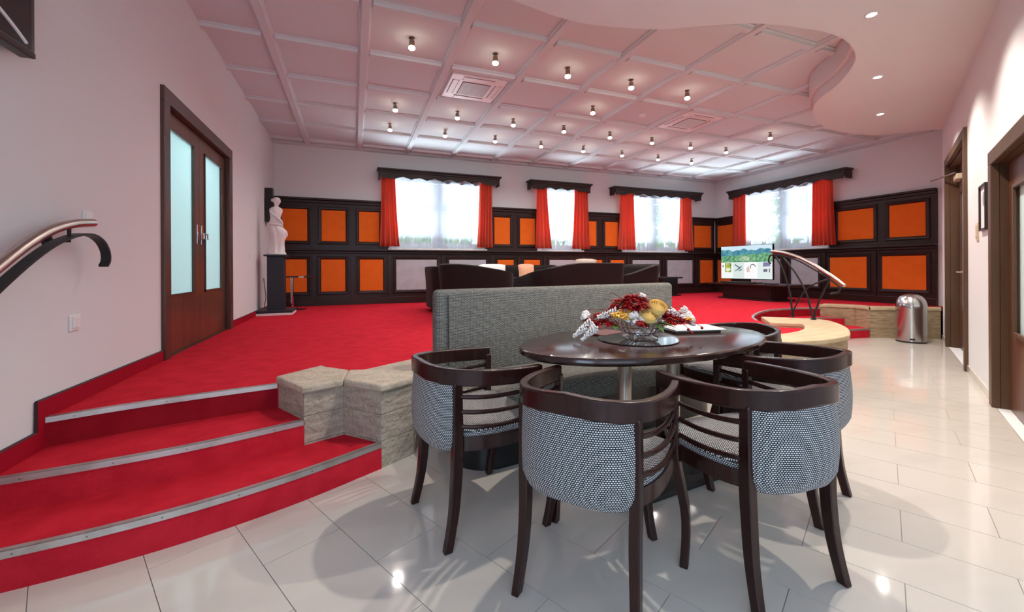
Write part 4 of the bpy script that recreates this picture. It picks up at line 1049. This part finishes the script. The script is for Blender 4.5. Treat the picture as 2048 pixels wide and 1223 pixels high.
scr('forest_image', [(-.632,.46),(.632,.46)]+list(reversed(wood)), noise_em('tv_forest',(.025,.20,.10),(.22,.46,.24),16), sc, .0012)
scr('building_image', [(-.18,.50),(.10,.49),(.12,.57),(.0,.60),(-.12,.575)], noise_em('tv_building',(.55,.62,.50),(.16,.36,.18),22), sc, .0015)
for i, (a0, a1) in enumerate(((-.632,-.32),(-.31,-.03),(-.02,.29),(.30,.632))):
    tl = scr('menu_tile', [(a0,.11),(a1,.11),(a1,.455 if i != 2 else .46),(a0,.455)], em('tv_tile%d' % i, ((.80,.84,.86),(.62,.72,.68),(.86,.86,.87),(.66,.76,.74))[i]), sc, .0012)
    c = (a0+a1)/2
    if i == 0:
        scr('tile_picture', [(c-.05,.24),(c+.12,.24),(c+.12,.45),(c-.05,.45)], noise_em('tv_pic0',(.10,.16,.02),(.55,.66,.12),14), tl, .0016)
        scr('tile_dish', [(c+.035+.07*cos(k*.5236), .30+.03*sin(k*.5236)) for k in range(12)], em('tv_dish',(.75,.76,.72)), tl, .0020)
        scr('tile_mark', [(c-.12,.36),(c-.09,.36),(c-.09,.40),(c-.12,.40)], em('tv_mark',(.10,.13,.14)), tl, .0016)
    if i == 1:
        for a, b, c2, d in ((-.10,.40,.02,.33),(-.10,.25,.06,.33),(-.03,.30,.08,.36),(.0,.26,.09,.29)):
            scr('tile_stroke', [(c+a,b),(c+c2,d),(c+c2+.005,d+.028),(c+a+.012,b+.024)], em('tv_ink',(.09,.14,.20)), tl, .0016)
    if i == 2:
        scr('tile_stroke', [(c+.05+.07*cos(.3*k),.36+.06*sin(.3*k)) for k in range(14)]+[(c+.05+.050*cos(.3*k),.36+.042*sin(.3*k)) for k in range(13,-1,-1)], em('tv_ink2',(.12,.13,.16)), tl, .0016)
        scr('tile_picture', [(c-.10,.24),(c-.02,.25),(c-.05,.38),(c-.10,.33)], em('tv_pink',(.62,.48,.44)), tl, .0016)
    if i == 3:
        scr('tile_picture', [(c-.04,.36),(c+.12,.37),(c+.12,.45),(c-.04,.45)], em('tv_violet',(.20,.18,.34)), tl, .0016)
        scr('tile_picture', [(c-.04,.25),(c+.05,.25),(c+.06,.31),(c-.03,.31)], em('tv_dark',(.12,.13,.18)), tl, .0016)
        scr('tile_stroke', [(c+.09,.24),(c+.115,.24),(c+.115,.33),(c+.09,.31)], em('tv_dark2',(.16,.17,.22)), tl, .0016)
bx = thing('set_top_box', 'small black set-top box on the right end of the television stand', 'box', (7.92,5.93,ZP+.345))
MB().box(-.08,.08,-.10,.10,0,.022).build('case', M['black'], bx, bevel=.003)
MB().box(-.0815,-.08,-.03,.03,.006,.016).build('display', M['hole'], bx)
sb = thing('sound_bar', 'low black sound bar in front of the television', 'speaker', (7.80,6.62,ZP+.345))
MB().box(-.035,.035,-.42,.42,.004,.040).build('case', M['black'], sb, bevel=.008)
MB().box(-.0365,-.035,-.41,.41,.010,.036).build('grille', M['rubber'], sb)
for s in (-.3,.3): MB().box(-.02,.02,s-.03,s+.03,0,.004).build('foot', M['rubber'], sb)

# ------------------------------------------------------------------ lounge sofas
def sofa(label, loc, rz, w, d, h, arm, name='sofa', sl=None, sr=None, group='dark brown tub sofas'):
    """tub sofa, local +y is where a sitter looks; back at -d/2; high back sweeping down to low arms"""
    t = thing(name, label, 'sofa', loc, rz, group)
    r = .24
    pts = [(w/2,d/2),(w/2,0),(w/2,-d/2+r)]+[(w/2-r+r*cos(radians(a)),-d/2+r-r*sin(radians(a))) for a in (30,60)]+[(w/2-r,-d/2)]
    path = spline(pts+[(-x,y) for x,y in reversed(pts)], 5); path = [p[:2] for p in path]
    al = [0]
    for a, b in zip(path[:-1], path[1:]): al.append(al[-1]+hypot(b[0]-a[0],b[1]-a[1]))
    T = al[-1]; side = d*.75; N = len(path); P = []
    prof = [(-.05,.0),(-.055,.55),(-.075,.90),(-.070,.985),(-.03,1.0),(.04,.985),(.075,.90),(.06,.5),(.055,.0)]
    for i in range(N):
        a, b = path[max(i-1,0)], path[min(i+1,N-1)]
        tx, ty = b[0]-a[0], b[1]-a[1]; l = hypot(tx,ty); nx, ny = ty/l, -tx/l
        if nx*path[i][0]+ny*(path[i][1]+.1) < 0: nx, ny = -nx, -ny     # outward
        q = min(min(1, al[i]/(sr or side)), min(1, (T-al[i])/(sl or side))); q = q*q*(3-2*q)
        H = arm+(h-arm)*q
        for o, z in prof: P.append((path[i][0]-nx*o, path[i][1]-ny*o, .07+(H-.07)*z))
    k = len(prof)
    F = [(i*k+j,(i+1)*k+j,(i+1)*k+(j+1)%k,i*k+(j+1)%k) for i in range(N-1) for j in range(k)]+[tuple(range(k)),tuple((N-1)*k+j for j in reversed(range(k)))]
    MB().add(P,F).build('tub_shell', M['sofa'], t, smooth=60)
    MB().box(-w/2+.06,w/2-.06,-d/2+.05,d/2-.02,.07,.28).build('seat_base', M['sofa'], t, bevel=.02)
    ns = 1 if w < 1.15 else 2; sw = (w-.16)/ns
    for i in range(ns): MB().box(-w/2+.08+sw*i+.004,-w/2+.08+sw*(i+1)-.004,-d/2+.10,d/2,.28,.43).build('seat_cushion', M['sofa'], t, bevel=.04, seg=4)
    for x in (-w/2+.08,w/2-.08):
        for y in (-d/2+.09,d/2-.08): MB().lathe([(.022,0),(.03,.07)], 12, (x,y,0)).build('leg', M['blackwood'], t, smooth=40)
    return t
sofa('dark brown tub armchair turned to the right, its back to the grey bench', (1.64,5.64,ZP), radians(-22), .88, .80, .765, .56, 'tub_armchair', .55, 1.42)
sofa('wide dark brown tub sofa in the middle, its back to the grey bench', (3.13,5.64,ZP), radians(4), 1.46, .86, .775, .56, 'sofa', 1.45, .62)
sofa('dark brown tub armchair at far left of the lounge group, facing right', (1.62,6.78,ZP), radians(-90), .95, .84, .74, .60, 'tub_armchair')
sofa('dark brown tub armchair at the right of the lounge group, facing left', (4.50,6.17,ZP), radians(90), .95, .86, .765, .58, 'tub_armchair', .9, .9)
sofa('dark brown tub sofa at the back of the lounge group, facing the viewer', (3.10,7.75,ZP), radians(180), 1.75, .86, .77, .60)
def cushion(label, loc, rz, tilt, m, w=.44, h=.40):
    t = thing('throw_cushion', label, 'cushion', loc, rz, group='throw cushions on the sofas')
    def Q(s, v):
        x, z = (s-.5)*2, (v-.5)*2
        return x, z
    mb = MB()
    for sd in (-1, 1):
        def fn(s, v, sd=sd):
            x, z = (s-.5)*2, (v-.5)*2
            th = .075*((1-abs(x)**2.6)*(1-abs(z)**2.6))**.55 if abs(x) < 1 and abs(z) < 1 else 0
            px = x*w/2*(1-.05*(1-abs(z))); pz = z*h/2*(1-.10*abs(x)**3)
            y = sd*th
            return (px, y*cos(tilt)-pz*sin(tilt)*-1*0-(pz+h/2)*sin(tilt), (pz+h/2)*cos(tilt)+y*sin(tilt)*.0)
        mb.grid(13, 13, fn)
    mb.build('cover', m, t, smooth=80)
    MB().tube([(-w/2,0,0.004),(w/2,0,.004)], .004, 6).build('piping', m, t)
    return t
cushion('white cushion propped on the far sofa, left of centre', (2.62,7.86,ZP+.435), radians(8), radians(-12), M['pillow2'], .62, .36)
cushion('peach cushion propped on the far sofa, right of centre', (3.36,7.86,ZP+.435), radians(0), radians(-12), M['pillow3'], .36, .36)
cushion('beige cushion peeking over the back of the wide middle sofa', (3.32,5.55,ZP+.435), radians(5), radians(8), M['pillow'], .42, .41)
st = thing('side_table', 'black box side table by the grey panels under the corner window', 'side table', (7.20,8.24,ZP))
MB().box(-.34,.34,-.30,.30,.43,.465).build('top', M['blackwood'], st, bevel=.004)
MB().box(-.24,.24,-.24,.24,.03,.43).build('body', M['black'], st, bevel=.004)
MB().box(-.30,.30,-.28,.28,0,.03).build('base', M['blackwood'], st, bevel=.004)

# ------------------------------------------------------------------ statue corner
pd = thing('pedestal', 'tall dark grey pedestal with broad foot plate in the left corner', 'pedestal', (-1.13,7.40,ZP), radians(0))
MB().box(-.245,.245,-.25,.25,0,.035).build('foot_plate', M['white'], pd, bevel=.003)
MB().box(-.245,.245,-.25,.25,.035,.075).build('foot_slab', M['pedestal'], pd, bevel=.006)
MB().box(-.115,.115,-.115,.115,.075,.905).build('column', M['pedestal'], pd, bevel=.004)
MB().box(-.155,.155,-.155,.155,.905,.93).build('top_plate', M['pedestal'], pd, bevel=.004)
stt = thing('statue', 'white plaster statuette of a draped standing figure on the tall pedestal', 'statue', (-1.13,7.40,ZP+.93))
MB().lathe([(0,0),(.135,0),(.140,.008),(.132,.035),(0,.035)], 28, sx=1, sy=.9).build('plinth', M['plaster'], stt, smooth=40)
# one continuous lofted figure: z, centre x, centre y, rx, ry, fold depth
LV = [(.03,-.005,0,.112,.095,.010),(.08,.0,0,.104,.088,.010),(.16,.008,-.004,.096,.082,.009),(.24,.018,-.008,.098,.084,.008),(.31,.024,-.012,.104,.088,.007),(.37,.016,-.012,.104,.088,.006),(.43,-.006,-.006,.094,.082,.005),(.48,-.016,-.002,.086,.076,.004),(.53,-.018,0,.073,.064,.003),(.57,-.016,0,.068,.060,.003),(.61,-.012,0,.074,.064,.003),(.65,-.008,-.002,.084,.070,.003),(.69,-.006,0,.092,.066,.003),(.72,-.006,.002,.090,.058,.002),(.742,-.004,.004,.066,.046,.001),(.756,-.002,.004,.038,.034,0),(.775,.0,.002,.028,.028,0),(.79,.004,0,.029,.031,0),(.805,.008,-.003,.040,.044,0),(.83,.010,-.005,.048,.053,0),(.86,.010,-.004,.052,.056,0),(.885,.008,0,.046,.050,0),(.905,.005,.002,.026,.028,0),(.912,.004,.002,.004,.004,0)]
n = 40; P = []
for z, cx, cy, rx, ry, fo in LV:
    for k in range(n):
        a = 2*pi*k/n
        f_ = 1+fo/rx*(sin(7*a+z*9)+.6*sin(11*a-z*7))
        kx = 0
        if .24 < z < .45: kx = .038*max(0,cos(a-(-.5)))**3*sin(pi*(z-.24)/.21)     # bent knee under the cloth
        P.append((cx+(rx*f_+kx)*cos(a), cy+(ry*f_+kx*.6)*sin(a), z))
F = [(i*n+k,i*n+(k+1)%n,(i+1)*n+(k+1)%n,(i+1)*n+k) for i in range(len(LV)-1) for k in range(n)]+[tuple(range(n-1,-1,-1)),tuple((len(LV)-1)*n+k for k in range(n))]
fg = MB().add(P,F)
fg.lathe([(0,-.010),(.009,-.006),(.010,0),(.006,.010),(0,.014)], 8, (.058,-.012,.838))          # nose
fg.build('figure', M['plaster'], stt, smooth=60)
MB().lathe([(0,-.030),(.022,-.022),(.030,0),(.022,.022),(0,.030)], 14, (-.048,.016,.862)).build('hair_bun', M['plaster'], stt, smooth=60)
sw = spline([(-.085,-.03,.69),(-.03,-.075,.63),(.05,-.07,.56),(.085,-.02,.50),(.06,.05,.46)], 6)
MB().tube(sw, [.010+.008*sin(pi*i/(len(sw)-1)) for i in range(len(sw))], 8).build('drapery_roll', M['plaster'], stt, smooth=60)
sw = spline([(-.095,-.01,.50),(-.05,-.085,.475),(.04,-.09,.47),(.09,-.03,.455)], 6)
MB().tube(sw, .014, 8).build('drapery_roll', M['plaster'], stt, smooth=60)
sn = thing('swivel_table', 'small black topped table on chrome pole beside the pedestal', 'side table', (-1.00,8.10,ZP))
MB().lathe([(0,0),(.16,0),(.16,.008),(.03,.020),(.028,.03),(0,.03)], 28, (.06,0,0)).build('base', M['black'], sn, smooth=40)
MB().lathe([(.024,.02),(.024,.54),(.03,.545),(.03,.56)], 16).build('pole', M['chrome'], sn, smooth=40)
MB().box(-.11,.33,-.17,.17,.56,.582).build('top', M['black'], sn, bevel=.006)
MB().box(.12,.20,-.172,-.169,.562,.580).build('lock_clip', M['chrome'], sn)
sp_ = thing('wall_speaker', 'slim black wall speaker above the statue in the left corner', 'speaker', (UL,7.97,2.22))
MB().box(.010,.122,-.07,.08,-.30,.27).build('case', M['black'], sp_, bevel=.004)
MB().box(.018,.114,-.073,-.07,-.28,.25).build('grille', M['rubber'], sp_)
MB().box(0,.010,-.04,.04,-.1,.1).build('bracket', M['iron'], sp_)
cb = MB().tube(spline([(UL+.012,7.75,.98),(UL+.02,7.80,.80),(UL+.03,7.82,.66),(UL+.02,7.78,.56),(UL+.03,7.74,.50),(UL+.05,7.72,.43)], 6), .006, 6).build('power_cable', M['black'], None, smooth=60)
tag(cb, 'black power cable hanging down the wall behind the pedestal', 'cable')

# ------------------------------------------------------------------ wall items
mo = thing('wall_monitor', 'black wall mounted monitor cut off at the top left', 'monitor', (UL,1.85,2.35))
MB().box(.035,.085,-.62,.585,-.305,.40).build('housing', M['black'], mo, bevel=.004)
MB().box(.085,.0865,-.60,.560,-.275,.385).build('screen', mat('monitor_glass',(.006,.006,.007),.12), mo)
MB().box(0,.035,-.2,.2,-.12,.2).build('bracket', M['iron'], mo)
MB().tube(spline([(.089,.35,-.185),(.089,.45,-.225),(.089,.525,-.262)], 5), .007, 6).build('white_arc_mark', M['white'], mo)
MB().box(.078,.088,-.61,.582,-.305,-.285).build('bezel', M['edge'], mo)
def plate(fn, a, z, label, name='light_switch', cat='switch', m='white', hw=.042, hh=.042):
    c = fn(a,z,0); t = thing(name, label, cat, c)
    rel = lambda x,y,d: tuple(Vector(fn(a+x,z+y,d))-Vector(c))
    f = MB(); f.vprism([(-hw,-hh),(hw,-hh),(hw,hh),(-hw,hh)], rel, 0, .009); f.build('frame', M[m], t, bevel=.003)
    f = MB(); f.vprism([(-hw*.66,-hh*.66),(hw*.66,-hh*.66),(hw*.66,hh*.66),(-hw*.66,hh*.66)], rel, .009, .016); f.build('rocker', M[m], t, bevel=.003)
plate(lmap, 2.868, .845, 'white wall switch low on the left wall above the top step')
plate(lmap, 2.985, 1.41, 'white wall switch half hidden by the end of the left handrail')
plate(lmap, 6.85, 1.32, 'tiny white wall switch between the double door and the statue', hw=.03, hh=.03)
plate(cmap, .70, 1.44, 'beige room thermostat beside the framed picture', 'thermostat', 'thermostat', 'cream', .055, .085)
pc = thing('framed_picture', 'small portrait picture in a thin dark frame on the passage wall', 'picture', cmap(.33,1.63,0))
cc = Vector(cmap(.33,1.63,0)); rel = lambda x,y,d: tuple(Vector(cmap(.33+x,1.63+y,d))-cc)
f = MB()
for q in ((-.155,-.140,-.20,.20),(.140,.155,-.20,.20),(-.14,.14,-.20,-.185),(-.14,.14,.185,.20)): f.vprism([(q[0],q[2]),(q[1],q[2]),(q[1],q[3]),(q[0],q[3])], rel, 0, .022)
f.build('frame', M['blackwood'], pc)
f = MB(); f.vprism([(-.14,-.185),(.14,-.185),(.14,.185),(-.14,.185)], rel, .002, .008); mt = f.build('mat_board', M['paper'], pc)
f = MB(); f.vprism([(.045*cos(2*pi*k/20),.075+.065*sin(2*pi*k/20)) for k in range(20)], rel, .008, .009); f.build('oval_portrait', mat('print_grey',(.28,.28,.31),.7), mt)

# ------------------------------------------------------------------ garden outside the windows
ga = MB().box(-14,40,VB+.35,40,-.6,-.5).box(UR+.35,40,-14,VB+.35,-.6,-.5).build('ground_outside', mat('lawn',(.10,.18,.05),.9)); ga['kind'] = 'structure'
def tree(label, x, y, h, r, seed):
    rd = random.Random(seed); t = thing('garden_tree', label, 'tree', (x,y,-.5), 0, 'trees outside the windows')
    MB().tube([(0,0,0),(.05,.02,h*.4),(0,.05,h*.8)], [.16,.12,.05], 8).build('trunk', M['walnut_dark'], t, smooth=60)
    mb = MB()
    for i in range(1500):
        d = Vector((rd.gauss(0,1),rd.gauss(0,1),rd.gauss(0,1))).normalized()*r*(rd.random()**.4)
        c = Vector((0,0,h*.62))+Vector((d.x,d.y,d.z*1.15)); a = Vector((rd.uniform(-1,1),rd.uniform(-1,1),rd.uniform(-1,1))).normalized()*.13; b = a.cross(Vector((rd.uniform(-1,1),rd.uniform(-1,1),1))).normalized()*.08
        mb.add([c-a,c-b,c+a,c+b],[(0,1,2,3)])
    tag(mb.build('foliage', M['leaf'], t), kind='stuff')
tree('leafy tree outside the narrow middle window', 6.6, 15.5, 4.6, 1.7, 1)
tree('leafy tree outside the window left of the room corner', 11.6, 14.2, 4.8, 1.9, 2)
tree('leafy tree outside the window behind the television', 15.6, 9.8, 4.8, 1.9, 3)
tree('leafy tree outside the window nearest the statue', 2.9, 16.0, 4.0, 1.6, 4)
